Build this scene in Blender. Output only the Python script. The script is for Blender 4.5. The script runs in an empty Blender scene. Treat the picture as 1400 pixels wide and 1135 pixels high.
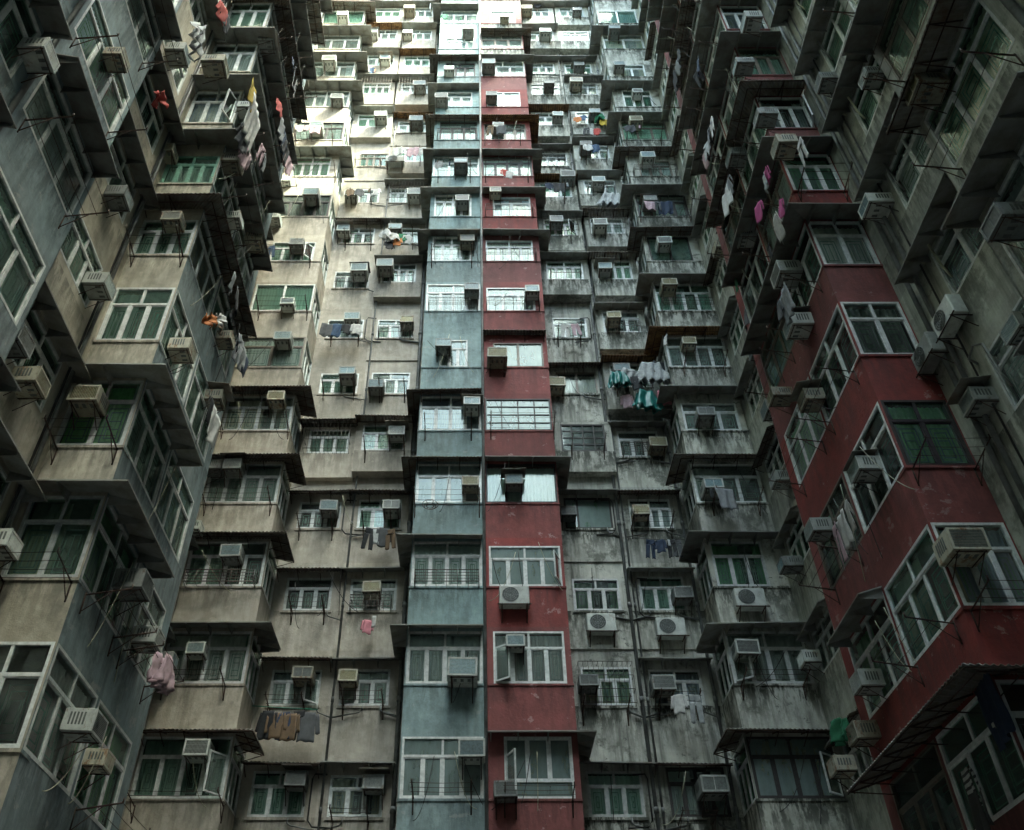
import bpy, bmesh, math, random
from mathutils import Vector, Matrix
R = math.radians
S = bpy.context.scene
COL = S.collection

# ------------------------------------------------------------------ camera
TH = R(41.58); FPX = 1220.0; CX = 648.0; CY = 567.5; CZ = 1.6
cam = bpy.data.cameras.new("camera"); camo = bpy.data.objects.new("camera", cam); COL.objects.link(camo)
camo.location = (0, 0, CZ); camo.rotation_euler = (R(90) + TH, 0, 0)
cam.sensor_fit = 'HORIZONTAL'; cam.sensor_width = 36; cam.lens = FPX / 1400 * 36
cam.shift_x = (700 - CX) / 1400; cam.clip_end = 1000
S.camera = camo
# ------------------------------------------------------------------ sky and sun
SUNV = Vector((1.0, -0.75, 1.65)).normalized()       # towards the sun
el = math.asin(SUNV.z); az = math.atan2(SUNV.x, SUNV.y)
W = bpy.data.worlds.new("World"); S.world = W; W.use_nodes = True
wn = W.node_tree.nodes; wl = W.node_tree.links
sky = wn.new('ShaderNodeTexSky'); sky.sky_type = 'NISHITA'; sky.sun_disc = False
sky.sun_elevation = el; sky.sun_rotation = az; sky.dust_density = 4.0; sky.air_density = 0.8; sky.ozone_density = 0.3
bg = wn['Background']; bg.inputs[1].default_value = 0.13
wl.new(sky.outputs[0], bg.inputs[0])
sl = bpy.data.lights.new("sun", 'SUN'); sl.energy = .95; sl.angle = R(1.2); sl.color = (1, .95, .87)
so = bpy.data.objects.new("sun", sl); COL.objects.link(so); so.location = (0, 0, 80)
so.rotation_euler = (-SUNV).to_track_quat('-Z', 'Y').to_euler()
S.view_settings.view_transform = 'Standard'; S.view_settings.look = 'None'
S.view_settings.exposure = 4.5
S.view_settings.use_white_balance = True; S.view_settings.white_balance_temperature = 6600; S.view_settings.white_balance_tint = -11; S.view_settings.gamma = 1
S.render.engine = 'CYCLES'
S.cycles.max_bounces = 10; S.cycles.diffuse_bounces = 6; S.cycles.transparent_max_bounces = 12; S.cycles.glossy_bounces = 4

# ------------------------------------------------------------------ small helpers
def proj(p):
    x, y, z = p[0], p[1], p[2] - CZ
    f = y * math.cos(TH) + z * math.sin(TH); u = -y * math.sin(TH) + z * math.cos(TH)
    if f < .1: return (-9999, -9999)
    return (CX + FPX * x / f, CY - FPX * u / f)
def inview(p, m=170):
    a, b = proj(p); return -m < a < 1400 + m and -m < b < 1135 + m
def ray(px, py):
    a = (px - CX) / FPX; b = -(py - CY) / FPX
    return Vector((a, math.cos(TH) - b * math.sin(TH), math.sin(TH) + b * math.cos(TH)))
def onY(px, py, Y): r = ray(px, py); return Vector((0, 0, CZ)) + r * (Y / r.y)
def onX(px, py, X): r = ray(px, py); return Vector((0, 0, CZ)) + r * (X / r.x)

def frame(o, rot):
    c, s = math.cos(rot), math.sin(rot)
    def T(a, d, z): return Vector((o[0] + c * a - s * d, o[1] + s * a + c * d, z))
    T.o = o; T.rot = rot
    return T
LOC = frame((0, 0), 0)

def quad(bm, pts, mi=0):
    f = bm.faces.new([bm.verts.new(p) for p in pts]); f.material_index = mi; return f
def box(bm, T, s0, s1, d0, d1, z0, z1, mi=0, side_mi=None):
    v = [bm.verts.new(T(s, d, z)) for z in (z0, z1) for d in (d0, d1) for s in (s0, s1)]
    F = [(0, 1, 5, 4), (2, 0, 4, 6), (1, 3, 7, 5), (3, 2, 6, 7), (4, 5, 7, 6), (1, 0, 2, 3)]
    for k, f in enumerate(F):
        g = bm.faces.new([v[i] for i in f]); g.material_index = side_mi if (side_mi is not None and k in (1, 2)) else mi
def tube(bm, pts, r, n=5, mi=0):
    pts = [Vector(p) for p in pts]; rings = []
    for i, p in enumerate(pts):
        t = (pts[min(i + 1, len(pts) - 1)] - pts[max(i - 1, 0)]).normalized()
        a = t.cross(Vector((0, 0, 1)) if abs(t.z) < .9 else Vector((1, 0, 0))).normalized(); b = t.cross(a)
        rings.append([bm.verts.new(p + (a * math.cos(2 * math.pi * k / n) + b * math.sin(2 * math.pi * k / n)) * r) for k in range(n)])
    for A, B in zip(rings, rings[1:]):
        for k in range(n):
            f = bm.faces.new([A[k], A[(k + 1) % n], B[(k + 1) % n], B[k]]); f.material_index = mi; f.smooth = True
    for rg in (rings[0], rings[-1]):
        f = bm.faces.new(rg if rg is rings[-1] else rg[::-1]); f.material_index = mi
def mesh(name, bm, *mats):
    bmesh.ops.recalc_face_normals(bm, faces=bm.faces) if False else None
    me = bpy.data.meshes.new(name); bm.to_mesh(me); bm.free()
    for m in mats: me.materials.append(m)
    return me
def link(name, me, parent=None, loc=(0, 0, 0), rot=0):
    o = bpy.data.objects.new(name, me); COL.objects.link(o)
    o.location = loc; o.rotation_euler = (0, 0, rot)
    if parent: o.parent = parent
    return o
def tag(o, label=None, cat=None, group=None, kind=None):
    if label: o['label'] = label
    if cat: o['category'] = cat
    if group: o['group'] = group
    if kind: o['kind'] = kind
    return o
CACHE = {}
def cached(key, fn):
    if key not in CACHE: CACHE[key] = fn()
    return CACHE[key]

# ------------------------------------------------------------------ materials
def newmat(name):
    m = bpy.data.materials.new(name); m.use_nodes = True
    n = m.node_tree.nodes; return m, n, m.node_tree.links, n['Principled BSDF']
def ramp(n, l, src, a, b, ca=(0, 0, 0, 1), cb=(1, 1, 1, 1)):
    r = n.new('ShaderNodeValToRGB'); r.color_ramp.elements[0].position = a; r.color_ramp.elements[1].position = b
    r.color_ramp.elements[0].color = ca; r.color_ramp.elements[1].color = cb; l.new(src, r.inputs[0]); return r
def mix(n, l, fac, a, b, mode='MIX'):
    m = n.new('ShaderNodeMix'); m.data_type = 'RGBA'; m.blend_type = mode
    for s, v in ((m.inputs[0], fac), (m.inputs[6], a), (m.inputs[7], b)):
        if hasattr(v, 'is_linked'): l.new(v, s)
        else: s.default_value = v
    return m.outputs[2]
def c4(c): return (c[0], c[1], c[2], 1)
def noise(n, l, vec, scale, detail=4, rough=.55, sc=(1, 1, 1)):
    mp = n.new('ShaderNodeMapping'); mp.inputs[3].default_value = sc; l.new(vec, mp.inputs[0])
    t = n.new('ShaderNodeTexNoise'); t.inputs['Scale'].default_value = scale; t.inputs['Detail'].default_value = detail
    t.inputs['Roughness'].default_value = rough; l.new(mp.outputs[0], t.inputs[0]); return t.outputs[0]
def wallmat(name, col, col2, dirt=(.07, .075, .065), streak=.55, peel=.5, peelcol=(.35, .34, .31), z0=8.65):
    m, n, l, p = newmat(name)
    geo = n.new('ShaderNodeNewGeometry'); pos = geo.outputs['Position']
    big = noise(n, l, pos, .45, 3)
    c = mix(n, l, ramp(n, l, big, .35, .65).outputs[0], c4(col), c4(col2))
    mid = noise(n, l, pos, 3.5, 7, .65)
    c = mix(n, l, ramp(n, l, mid, .35, .75, (.78, .79, .78, 1), (1.1, 1.1, 1.1, 1)).outputs[0], (0, 0, 0, 1), c, 'MIX')
    m2 = n.new('ShaderNodeMix'); m2.data_type = 'RGBA'; m2.blend_type = 'MULTIPLY'; m2.inputs[0].default_value = 1
    base = mix(n, l, ramp(n, l, big, .35, .65).outputs[0], c4(col), c4(col2))
    l.new(base, m2.inputs[6]); l.new(ramp(n, l, mid, .3, .75, (.7, .71, .69, 1), (1.12, 1.12, 1.1, 1)).outputs[0], m2.inputs[7])
    c = m2.outputs[2]
    # every flat has had its own coat of paint
    sp0 = n.new('ShaderNodeSeparateXYZ'); l.new(pos, sp0.inputs[0]); cb = n.new('ShaderNodeCombineXYZ')
    for ax, off, dv in ((0, 3.85, 8.32), (2, 1.22 - z0, 2.8)):
        q1 = n.new('ShaderNodeMath'); q1.operation = 'ADD'; q1.inputs[1].default_value = off; l.new(sp0.outputs[ax], q1.inputs[0])
        q2 = n.new('ShaderNodeMath'); q2.operation = 'DIVIDE'; q2.inputs[1].default_value = dv; l.new(q1.outputs[0], q2.inputs[0])
        q3 = n.new('ShaderNodeMath'); q3.operation = 'FLOOR'; l.new(q2.outputs[0], q3.inputs[0]); l.new(q3.outputs[0], cb.inputs[ax])
    wnz = n.new('ShaderNodeTexWhiteNoise'); wnz.noise_dimensions = '3D'; l.new(cb.outputs[0], wnz.inputs['Vector'])
    pr_ = n.new('ShaderNodeMapRange'); pr_.inputs[3].default_value = .74; pr_.inputs[4].default_value = 1.08; l.new(wnz.outputs['Value'], pr_.inputs[0])
    ps_ = n.new('ShaderNodeMapRange'); ps_.inputs[3].default_value = .75; ps_.inputs[4].default_value = 1.1; l.new(wnz.outputs['Color'], ps_.inputs[0])
    hh_ = n.new('ShaderNodeHueSaturation'); l.new(pr_.outputs[0], hh_.inputs['Value']); l.new(ps_.outputs[0], hh_.inputs['Saturation']); l.new(c, hh_.inputs['Color']); c = hh_.outputs[0]
    # rain streaks running down the wall
    st = noise(n, l, pos, 2.6, 5, .6, (1, 1, .11))
    st2 = noise(n, l, pos, 9, 3, .6, (1, 1, .06))
    mm = n.new('ShaderNodeMath'); mm.operation = 'MULTIPLY'
    l.new(ramp(n, l, st, .42, .62).outputs[0], mm.inputs[0]); l.new(ramp(n, l, st2, .3, .7).outputs[0], mm.inputs[1])
    m3 = n.new('ShaderNodeMath'); m3.operation = 'MULTIPLY'; m3.inputs[1].default_value = streak * .85; m3.use_clamp = True; l.new(mm.outputs[0], m3.inputs[0])
    c = mix(n, l, m3.outputs[0], c, c4(dirt))
    # mould blotches and drips from sills
    sep = n.new('ShaderNodeSeparateXYZ'); l.new(pos, sep.inputs[0])
    a = n.new('ShaderNodeMath'); a.operation = 'SUBTRACT'; a.inputs[1].default_value = z0; l.new(sep.outputs[2], a.inputs[0])
    b = n.new('ShaderNodeMath'); b.operation = 'DIVIDE'; b.inputs[1].default_value = 2.8; l.new(a.outputs[0], b.inputs[0])
    fr = n.new('ShaderNodeMath'); fr.operation = 'FRACT'; l.new(b.outputs[0], fr.inputs[0])
    top = ramp(n, l, fr.outputs[0], .55, 1.0)
    dn = noise(n, l, pos, 6, 6, .7, (1, 1, .25))
    mu = n.new('ShaderNodeMath'); mu.operation = 'MULTIPLY'; l.new(top.outputs[0], mu.inputs[0]); l.new(ramp(n, l, dn, .44, .56).outputs[0], mu.inputs[1])
    ms = n.new('ShaderNodeMath'); ms.operation = 'MULTIPLY'; ms.inputs[1].default_value = streak; l.new(mu.outputs[0], ms.inputs[0])
    c = mix(n, l, ms.outputs[0], c, c4([x * .8 for x in dirt]))
    # mould patches + flaked paint
    pn = noise(n, l, pos, 1.1, 9, .72)
    mo = n.new('ShaderNodeMath'); mo.operation = 'MULTIPLY'; mo.inputs[1].default_value = .8 * peel; l.new(ramp(n, l, pn, .54, .62).outputs[0], mo.inputs[0])
    c = mix(n, l, mo.outputs[0], c, c4(dirt))
    fl = noise(n, l, pos, 2.3, 10, .7, (1, 1.1, 1.3))
    fm = ramp(n, l, fl, .61, .625)
    fx = n.new('ShaderNodeMath'); fx.operation = 'MULTIPLY'; fx.inputs[1].default_value = peel; l.new(fm.outputs[0], fx.inputs[0])
    c = mix(n, l, fx.outputs[0], c, c4(peelcol))
    l.new(c, p.inputs['Base Color']); p.inputs['Roughness'].default_value = .82
    bp = n.new('ShaderNodeBump'); bp.inputs['Strength'].default_value = .35; bp.inputs['Distance'].default_value = .03
    l.new(noise(n, l, pos, 14, 8, .7), bp.inputs['Height']); l.new(bp.outputs[0], p.inputs['Normal'])
    return m
def plain(name, col, rough=.6, metal=0, var=.25, scale=6, col2=None, bump=0):
    m, n, l, p = newmat(name)
    geo = n.new('ShaderNodeNewGeometry'); oi = n.new('ShaderNodeObjectInfo')
    t = noise(n, l, geo.outputs['Position'], scale, 5, .65)
    c2 = col2 or [x * (1 - var) * .8 for x in col]
    c = mix(n, l, ramp(n, l, t, .38, .68).outputs[0], c4(col), c4(c2))
    r = n.new('ShaderNodeMapRange'); r.inputs[3].default_value = 1 - var; r.inputs[4].default_value = 1 + var * .4; l.new(oi.outputs['Random'], r.inputs[0])
    hv = n.new('ShaderNodeHueSaturation'); l.new(r.outputs[0], hv.inputs['Value']); l.new(c, hv.inputs['Color'])
    l.new(hv.outputs[0], p.inputs['Base Color']); p.inputs['Roughness'].default_value = rough; p.inputs['Metallic'].default_value = metal
    if bump:
        b = n.new('ShaderNodeBump'); b.inputs['Strength'].default_value = bump; b.inputs['Distance'].default_value = .02
        l.new(noise(n, l, geo.outputs['Position'], scale * 3, 5), b.inputs['Height']); l.new(b.outputs[0], p.inputs['Normal'])
    return m
def acmat(name, col, rust, amt):
    m, n, l, p = newmat(name)
    geo = n.new('ShaderNodeNewGeometry'); oi = n.new('ShaderNodeObjectInfo'); pos = geo.outputs['Position']
    c = mix(n, l, ramp(n, l, noise(n, l, pos, 5, 6, .7), .4, .7).outputs[0], c4(col), c4([x * .62 for x in col]))
    rr = ramp(n, l, noise(n, l, pos, 7, 8, .75, (1, 1, .5)), .58 - amt, .68 - amt)
    c = mix(n, l, rr.outputs[0], c, c4(rust))
    r = n.new('ShaderNodeMapRange'); r.inputs[3].default_value = .5; r.inputs[4].default_value = 1.1; l.new(oi.outputs['Random'], r.inputs[0])
    hv = n.new('ShaderNodeHueSaturation'); l.new(r.outputs[0], hv.inputs['Value']); l.new(c, hv.inputs['Color'])
    l.new(hv.outputs[0], p.inputs['Base Color']); p.inputs['Roughness'].default_value = .6; return m
def glassmat(name, tint, gloss=.10, milk=0, milkcol=(.5, .6, .55)):
    m, n, l, p = newmat(name); out = n['Material Output']; n.remove(p)
    tr = n.new('ShaderNodeBsdfTransparent'); tr.inputs[0].default_value = c4(tint)
    gl = n.new('ShaderNodeBsdfGlossy'); gl.inputs['Roughness'].default_value = .11; gl.inputs[0].default_value = (.48, .54, .51, 1)
    geo = n.new('ShaderNodeNewGeometry')
    b = n.new('ShaderNodeBump'); b.inputs['Strength'].default_value = .12; b.inputs['Distance'].default_value = .05
    l.new(noise(n, l, geo.outputs['Position'], 1.8, 2), b.inputs['Height']); l.new(b.outputs[0], gl.inputs['Normal'])
    lw = n.new('ShaderNodeFresnel'); lw.inputs[0].default_value = 1.5
    ad = n.new('ShaderNodeMath'); ad.operation = 'ADD'; ad.inputs[1].default_value = gloss; ad.use_clamp = True; l.new(lw.outputs[0], ad.inputs[0])
    a = tr.outputs[0]
    df = n.new('ShaderNodeBsdfDiffuse'); df.inputs[0].default_value = c4(milkcol)
    dust = ramp(n, l, noise(n, l, geo.outputs['Position'], 4, 6, .7, (1, 1, .4)), .35, .8, (milk, milk, milk, 1), (milk + .22,) * 3 + (1,))
    m1 = n.new('ShaderNodeMixShader'); l.new(dust.outputs[0], m1.inputs[0]); l.new(a, m1.inputs[1]); l.new(df.outputs[0], m1.inputs[2]); a = m1.outputs[0]
    mx = n.new('ShaderNodeMixShader'); l.new(ad.outputs[0], mx.inputs[0]); l.new(a, mx.inputs[1]); l.new(gl.outputs[0], mx.inputs[2])
    l.new(mx.outputs[0], out.inputs[0]); return m
def clothmat(name, col, rough=.9, trans=.25, stripe=None, random_tint=False):
    m, n, l, p = newmat(name); out = n['Material Output']
    geo = n.new('ShaderNodeNewGeometry'); tc = n.new('ShaderNodeTexCoord')
    c = mix(n, l, ramp(n, l, noise(n, l, geo.outputs['Position'], 9, 4), .35, .7).outputs[0], c4(col), c4([x * .7 for x in col]))
    if stripe:
        sp = n.new('ShaderNodeSeparateXYZ'); l.new(tc.outputs['Object'], sp.inputs[0])
        w = n.new('ShaderNodeMath'); w.operation = 'SINE'; q = n.new('ShaderNodeMath'); q.operation = 'MULTIPLY'; q.inputs[1].default_value = stripe[1]
        l.new(sp.outputs[stripe[2]], q.inputs[0]); l.new(q.outputs[0], w.inputs[0])
        c = mix(n, l, ramp(n, l, w.outputs[0], .1, .2).outputs[0], c, c4(stripe[0]))
    if random_tint:
        oi = n.new('ShaderNodeObjectInfo'); cr = n.new('ShaderNodeValToRGB'); e = cr.color_ramp; e.interpolation = 'CONSTANT'
        cols = random_tint; e.elements[0].color = c4(cols[0]); e.elements[1].position = 1 / len(cols); e.elements[1].color = c4(cols[1])
        for k in range(2, len(cols)): q = e.elements.new(k / len(cols)); q.color = c4(cols[k])
        l.new(oi.outputs['Random'], cr.inputs[0])
        c = mix(n, l, .85, c, cr.outputs[0])
    l.new(c, p.inputs['Base Color']); p.inputs['Roughness'].default_value = rough
    t = n.new('ShaderNodeBsdfTranslucent'); l.new(c, t.inputs[0]); ms = n.new('ShaderNodeMixShader'); ms.inputs[0].default_value = trans
    l.new(p.outputs[0], ms.inputs[1]); l.new(t.outputs[0], ms.inputs[2]); l.new(ms.outputs[0], out.inputs[0]); return m

M = {}
M['cream'] = wallmat('cream_render', (.44, .40, .34), (.38, .35, .30), (.09, .08, .06), .5, .35, (.42, .38, .32))
M['grey'] = wallmat('grey_render', (.54, .54, .48), (.42, .42, .375), (.06, .065, .05), 1.2, .95, (.14, .145, .13))
M['blue'] = wallmat('blue_render', (.25, .355, .37), (.23, .32, .33), (.06, .075, .075), .5, .4, (.33, .34, .32))
M['slate'] = wallmat('slate_blue_render', (.22, .29, .31), (.24, .29, .3), (.035, .045, .05), .6, .5, (.3, .3, .28), z0=6.5)
M['wingcream'] = wallmat('wing_cream_render', (.45, .41, .33), (.36, .33, .27), (.09, .09, .07), .6, .4, (.24, .22, .18), z0=6.5)
M['red'] = wallmat('red_render', (.25, .046, .042), (.19, .038, .035), (.08, .028, .025), .55, .5, (.42, .3, .28))
M['redwing'] = wallmat('red_wing_render', (.22, .036, .03), (.16, .03, .026), (.05, .018, .016), .5, .25, (.4, .38, .34))
M['wingwhite'] = wallmat('wing_white_render', (.42, .43, .37), (.32, .33, .28), (.055, .06, .045), .8, .7, (.2, .2, .17))
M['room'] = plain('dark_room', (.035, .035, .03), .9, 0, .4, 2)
M['concrete'] = wallmat('concrete', (.24, .24, .22), (.2, .2, .19), (.06, .06, .05), .5, .5)
M['alu'] = plain('window_aluminium', (.62, .65, .63), .45, .1, .25, 8)
M['white'] = plain('white_window_paint', (.66, .68, .66), .5, 0, .2, 8)
M['steel'] = plain('black_steel_frame', (.035, .032, .03), .6, .2, .3, 10)
M['brownf'] = plain('brown_window_frame', (.16, .14, .11), .5, .3, .3, 10)
M['iron'] = plain('rusty_iron', (.03, .024, .02), .75, .3, .4, 20, (.09, .04, .02))
M['galv'] = plain('galvanised_rail', (.16, .17, .16), .5, .5, .4, 14, (.1, .06, .04))
M['sheet'] = plain('canopy_sheet', (.24, .25, .235), .75, 0, .4, 2.5, (.13, .115, .09), .2)
M['corr'] = plain('corrugated_sheet', (.22, .225, .205), .7, 0, .45, 3, (.13, .09, .055), .2)
M['rustcorr'] = plain('rusty_corrugated_sheet', (.3, .17, .07), .8, .1, .3, 5, (.10, .05, .025), .2)
M['acwhite'] = acmat('ac_casing_white', (.5, .53, .49), (.2, .13, .08), .0)
M['acbeige'] = acmat('ac_casing_beige', (.42, .41, .32), (.2, .11, .05), .06)
M['acgrey'] = acmat('ac_casing_grey', (.26, .28, .27), (.1, .08, .06), .05)
M['coil'] = plain('ac_coil_blue', (.15, .24, .26), .5, .1, .4, 20)
M['coild'] = plain('ac_coil_dark', (.11, .125, .115), .55, .1, .4, 20)
M['coily'] = plain('ac_coil_brass', (.16, .15, .07), .5, .4, .4, 20)
M['pipe'] = plain('drain_pipe', (.16, .17, .165), .6, 0, .35, 3, (.08, .08, .07))
M['greenpipe'] = plain('green_pipe', (.03, .22, .14), .5)
M['cable'] = plain('black_cable', (.02, .02, .02), .6)
M['palecable'] = plain('pale_cable', (.4, .4, .28), .6)
M['greenbar'] = plain('green_grille_paint', (.16, .34, .24), .5, 0, .3)
M['greybar'] = plain('grey_grille_paint', (.38, .43, .40), .5, 0, .3)
M['glass'] = glassmat('clear_window_glass', (.84, .93, .88), .05, .11)
M['gglass'] = glassmat('green_window_glass', (.62, .86, .70), .04, .1, (.30, .46, .38))
M['fglass'] = glassmat('frosted_window_glass', (.6, .7, .65), .03, .35, (.33, .42, .40))
M['dglass'] = glassmat('dark_window_glass', (.5, .56, .54), .05)
M['curtain'] = clothmat('net_curtain', (.36, .40, .37), trans=.1, random_tint=[(.60, .66, .60), (.45, .54, .5), (.28, .48, .3), (.66, .66, .56), (.5, .56, .55), (.3, .33, .3), (.5, .44, .3), (.62, .7, .66), (.2, .45, .2), (.45, .35, .34), (.55, .62, .62), (.25, .3, .42)])
M['greencurtain'] = clothmat('green_curtain', (.3, .72, .22), trans=.1)
M['ground'] = plain('courtyard_paving', (.16, .16, .15), .8, 0, .3, 2)

# ------------------------------------------------------------------ levels
FL = 2.8
Z0 = CZ + 7.05                  # sill of the lowest far window in view
ZL = CZ + 4.89                  # left wing sill 0
ZR = CZ + 7.04                  # right wing sill 0
TOP = Z0 + 17 * FL + 1.2
RY, RH = -16, 42             # unseen block added behind the viewer: distance and height set for the light
DB, DF = 21.3, 22.63            # bay fronts, flat wall

# ------------------------------------------------------------------ window units (origin: middle of the sill, facing local -y)
def rect_bars(bm, x0, x1, z0, z1, y, t, d=.02, mi=0):
    box(bm, LOC, x0, x1, y, y + d, z0, z0 + t, mi); box(bm, LOC, x0, x1, y, y + d, z1 - t, z1, mi)
    box(bm, LOC, x0, x0 + t, y, y + d, z0 + t, z1 - t, mi); box(bm, LOC, x1 - t, x1, y, y + d, z0 + t, z1 - t, mi)
def win_meshes(w, h, style, fm, gm, seed):
    key = ('win', round(w, 2), round(h, 2), style, fm, gm, seed % 3)
    def mk():
        rnd = random.Random(seed % 3 + len(style) * 7)
        fb = bmesh.new(); pb = bmesh.new(); gb = bmesh.new(); F = .05
        x0, x1 = -w / 2, w / 2
        rect_bars(fb, x0, x1, 0, h, -.035, F, .07)
        cells = []
        if style == 'grid':
            nx, nz = 4, 4
            for i in range(1, nx): xx = x0 + w * i / nx; box(fb, LOC, xx - .018, xx + .018, -.02, .02, F, h - F)
            for j in range(1, nz):
                zz = h * j / nz
                for i in range(nx): box(fb, LOC, x0 + w * i / nx + .018 + (F if i == 0 else 0), x0 + w * (i + 1) / nx - .018 - (F if i == nx - 1 else 0), -.018, .018, zz - .015, zz + .015)
            cells = [(x0 + F, x1 - F, F, h - F, False)]
        elif style == 'two':
            xx = x0 + w * .5
            box(fb, LOC, xx - .04, xx + .04, -.025, .03, F, h - F)
            cells = [(x0 + F, xx - .04, F, h - F, False), (xx + .04, x1 - F, F, h - F, False)]
        elif style == 'one':
            xx = x0 + w * .28
            box(fb, LOC, xx - .03, xx + .03, -.025, .03, F, h - F)
            cells = [(x0 + F, xx - .03, F, h - F, False), (xx + .03, x1 - F, F, h - F, False)]
        else:
            lo = int(style[0]); tp = int(style[1]); tz = h * (.68 if style[2:] != 'b' else .28)
            box(fb, LOC, x0 + F, x1 - F, -.028, .035, tz - .03, tz + .03)
            (la, lb), (ta, tb) = ((F, tz - .03), (tz + .03, h - F)) if style[2:] != 'b' else ((tz + .03, h - F), (F, tz - .03))
            for nn, a, b, g in ((lo, la, lb, True), (tp, ta, tb, False)):
                for i in range(nn):
                    c0 = x0 + F + (w - 2 * F) * i / nn; c1 = x0 + F + (w - 2 * F) * (i + 1) / nn
                    if i: box(fb, LOC, c0 - .027, c0 + .027, -.022, .03, a, b)
                    q0 = c0 + (.027 if i else 0); q1 = c1 - (.027 if i < nn - 1 else 0)
                    if g: rect_bars(fb, q0, q1, a, b, -.012, .028, .03); q0 += .028; q1 -= .028; cells.append((q0, q1, a + .028, b - .028, True))
                    else: cells.append((q0, q1, a, b, False))
        for (a, b, c, d, g) in cells:
            ang = rnd.uniform(-.02, .02)
            quad(pb, [(a, .006 + ang * .3, c), (b, .006 - ang * .3, c), (b, .006 - ang * .3, d), (a, .006 + ang * .3, d)])
            if g:
                m_ = .07; t = .014; y = .05
                if b - a < .2: m_ = .03
                ww = b - a
                rect_bars(gb, a + m_, b - m_, c + m_, d - m_, y, t, .012)
                if ww > .22:
                    rect_bars(gb, a + m_ + .06, b - m_ - .06, c + m_ + .10, d - m_ - .10, y, t, .012)
                    mz = (c + d) / 2
                    if seed % 3 == 0:
                        for q in (-1, 1): box(gb, LOC, a + m_ + .074, b - m_ - .074, y, y + .01, mz + q * .1 - .006, mz + q * .1 + .006)
                    elif seed % 3 == 1:
                        mx_ = (a + b) / 2; box(gb, LOC, mx_ - .006, mx_ + .006, y, y + .01, c + m_ + .114, d - m_ - .114)
                    else:
                        rect_bars(gb, a + m_ + .1, b - m_ - .1, c + m_ + .25, d - m_ - .25, y, t * .8, .012)
        return (mesh('window_frame', fb, M[fm]), mesh('pane', pb, M[gm]), mesh('grille', gb, M['greenbar' if seed % 2 else 'greybar']))
    return cached(key, mk)
def curtain_mesh(w, h, k):
    def mk():
        rnd = random.Random(k * 31 + 5); bm = bmesh.new(); parts = [(-w / 2 + .03, w / 2 - .03)]
        if k % 3 == 1: g = rnd.uniform(.15, .5) * w; c = rnd.uniform(-.2, .2) * w; parts = [(-w / 2 + .03, c - g / 2), (c + g / 2, w / 2 - .03)]
        if k % 6 == 5: parts = [(-w / 2 + .03, rnd.uniform(-.1, .2) * w)]
        for a, b in parts:
            if b - a < .08: continue
            nx = max(6, int((b - a) / .025)); fr = rnd.uniform(40, 70)
            ph = rnd.random() * 6; rows = []
            for j in range(4):
                t = j / 3; z = h - .05 - t * (h - .08)
                rows.append([bm.verts.new((a + (b - a) * i / nx + .012 * math.sin(i * .9 + j), .13 + (.012 + .018 * t) * math.sin(ph + fr * (a + (b - a) * i / nx) + .5 * math.sin(i * .31) + t * .4), z)) for i in range(nx + 1)])
            for A, B in zip(rows, rows[1:]):
                for i in range(nx): f = bm.faces.new([A[i], A[i + 1], B[i + 1], B[i]]); f.smooth = True
        return mesh('curtain', bm, M['greencurtain' if k == 20 else 'curtain'])
    return cached(('cur', round(w, 2), round(h, 2), k), mk)
def sash_mesh(w, h):
    def mk():
        a = bmesh.new(); rect_bars(a, 0, w, 0, h, -.018, .04, .036); b = bmesh.new(); quad(b, [(0.04, 0, .04), (w - .04, 0, .04), (w - .04, 0, h - .04), (.04, 0, h - .04)])
        return mesh('open_sash', a, M['alu']), mesh('pane', b, M['glass'])
    return cached(('sash', round(w, 2), round(h, 2)), mk)
def window(bld, T, sc, z, w, h, style, fm='alu', gm='glass', d=0.0, curtain=None, rnd=random, sash=None):
    p = T(sc, d, z)
    if not inview(p): return None
    seed = rnd.randrange(600)
    f, pn, g = win_meshes(w, h, style, fm, gm, seed)
    o = link('window', f, bld, p - bld.location, T.rot)
    link('pane', pn, o)
    if len(g.polygons): link('grille', g, o)
    k = seed % 8 if curtain is None else curtain
    if k != 7: link('curtain', curtain_mesh(w, h, k), o)
    if sash is None and rnd.random() < (.13 if abs(T.rot) < .1 else 0) and style[0] in '34': sash = rnd.choice((-1, 1))
    if sash:
        lo = int(style[0]) if style[0].isdigit() else 3
        sw = (w - .1) / lo; sh = h * .65; a, b = sash_mesh(sw, sh)
        ang = -R(rnd.uniform(35, 75)) if sash < 0 else R(180 + rnd.uniform(35, 75))
        q = link('open_sash', a, o, ((-w / 2 + .05) if sash < 0 else (w / 2 - .05), -.05, .04)); q.rotation_euler = (0, 0, ang)
        link('pane', b, q)
    return o

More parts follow.
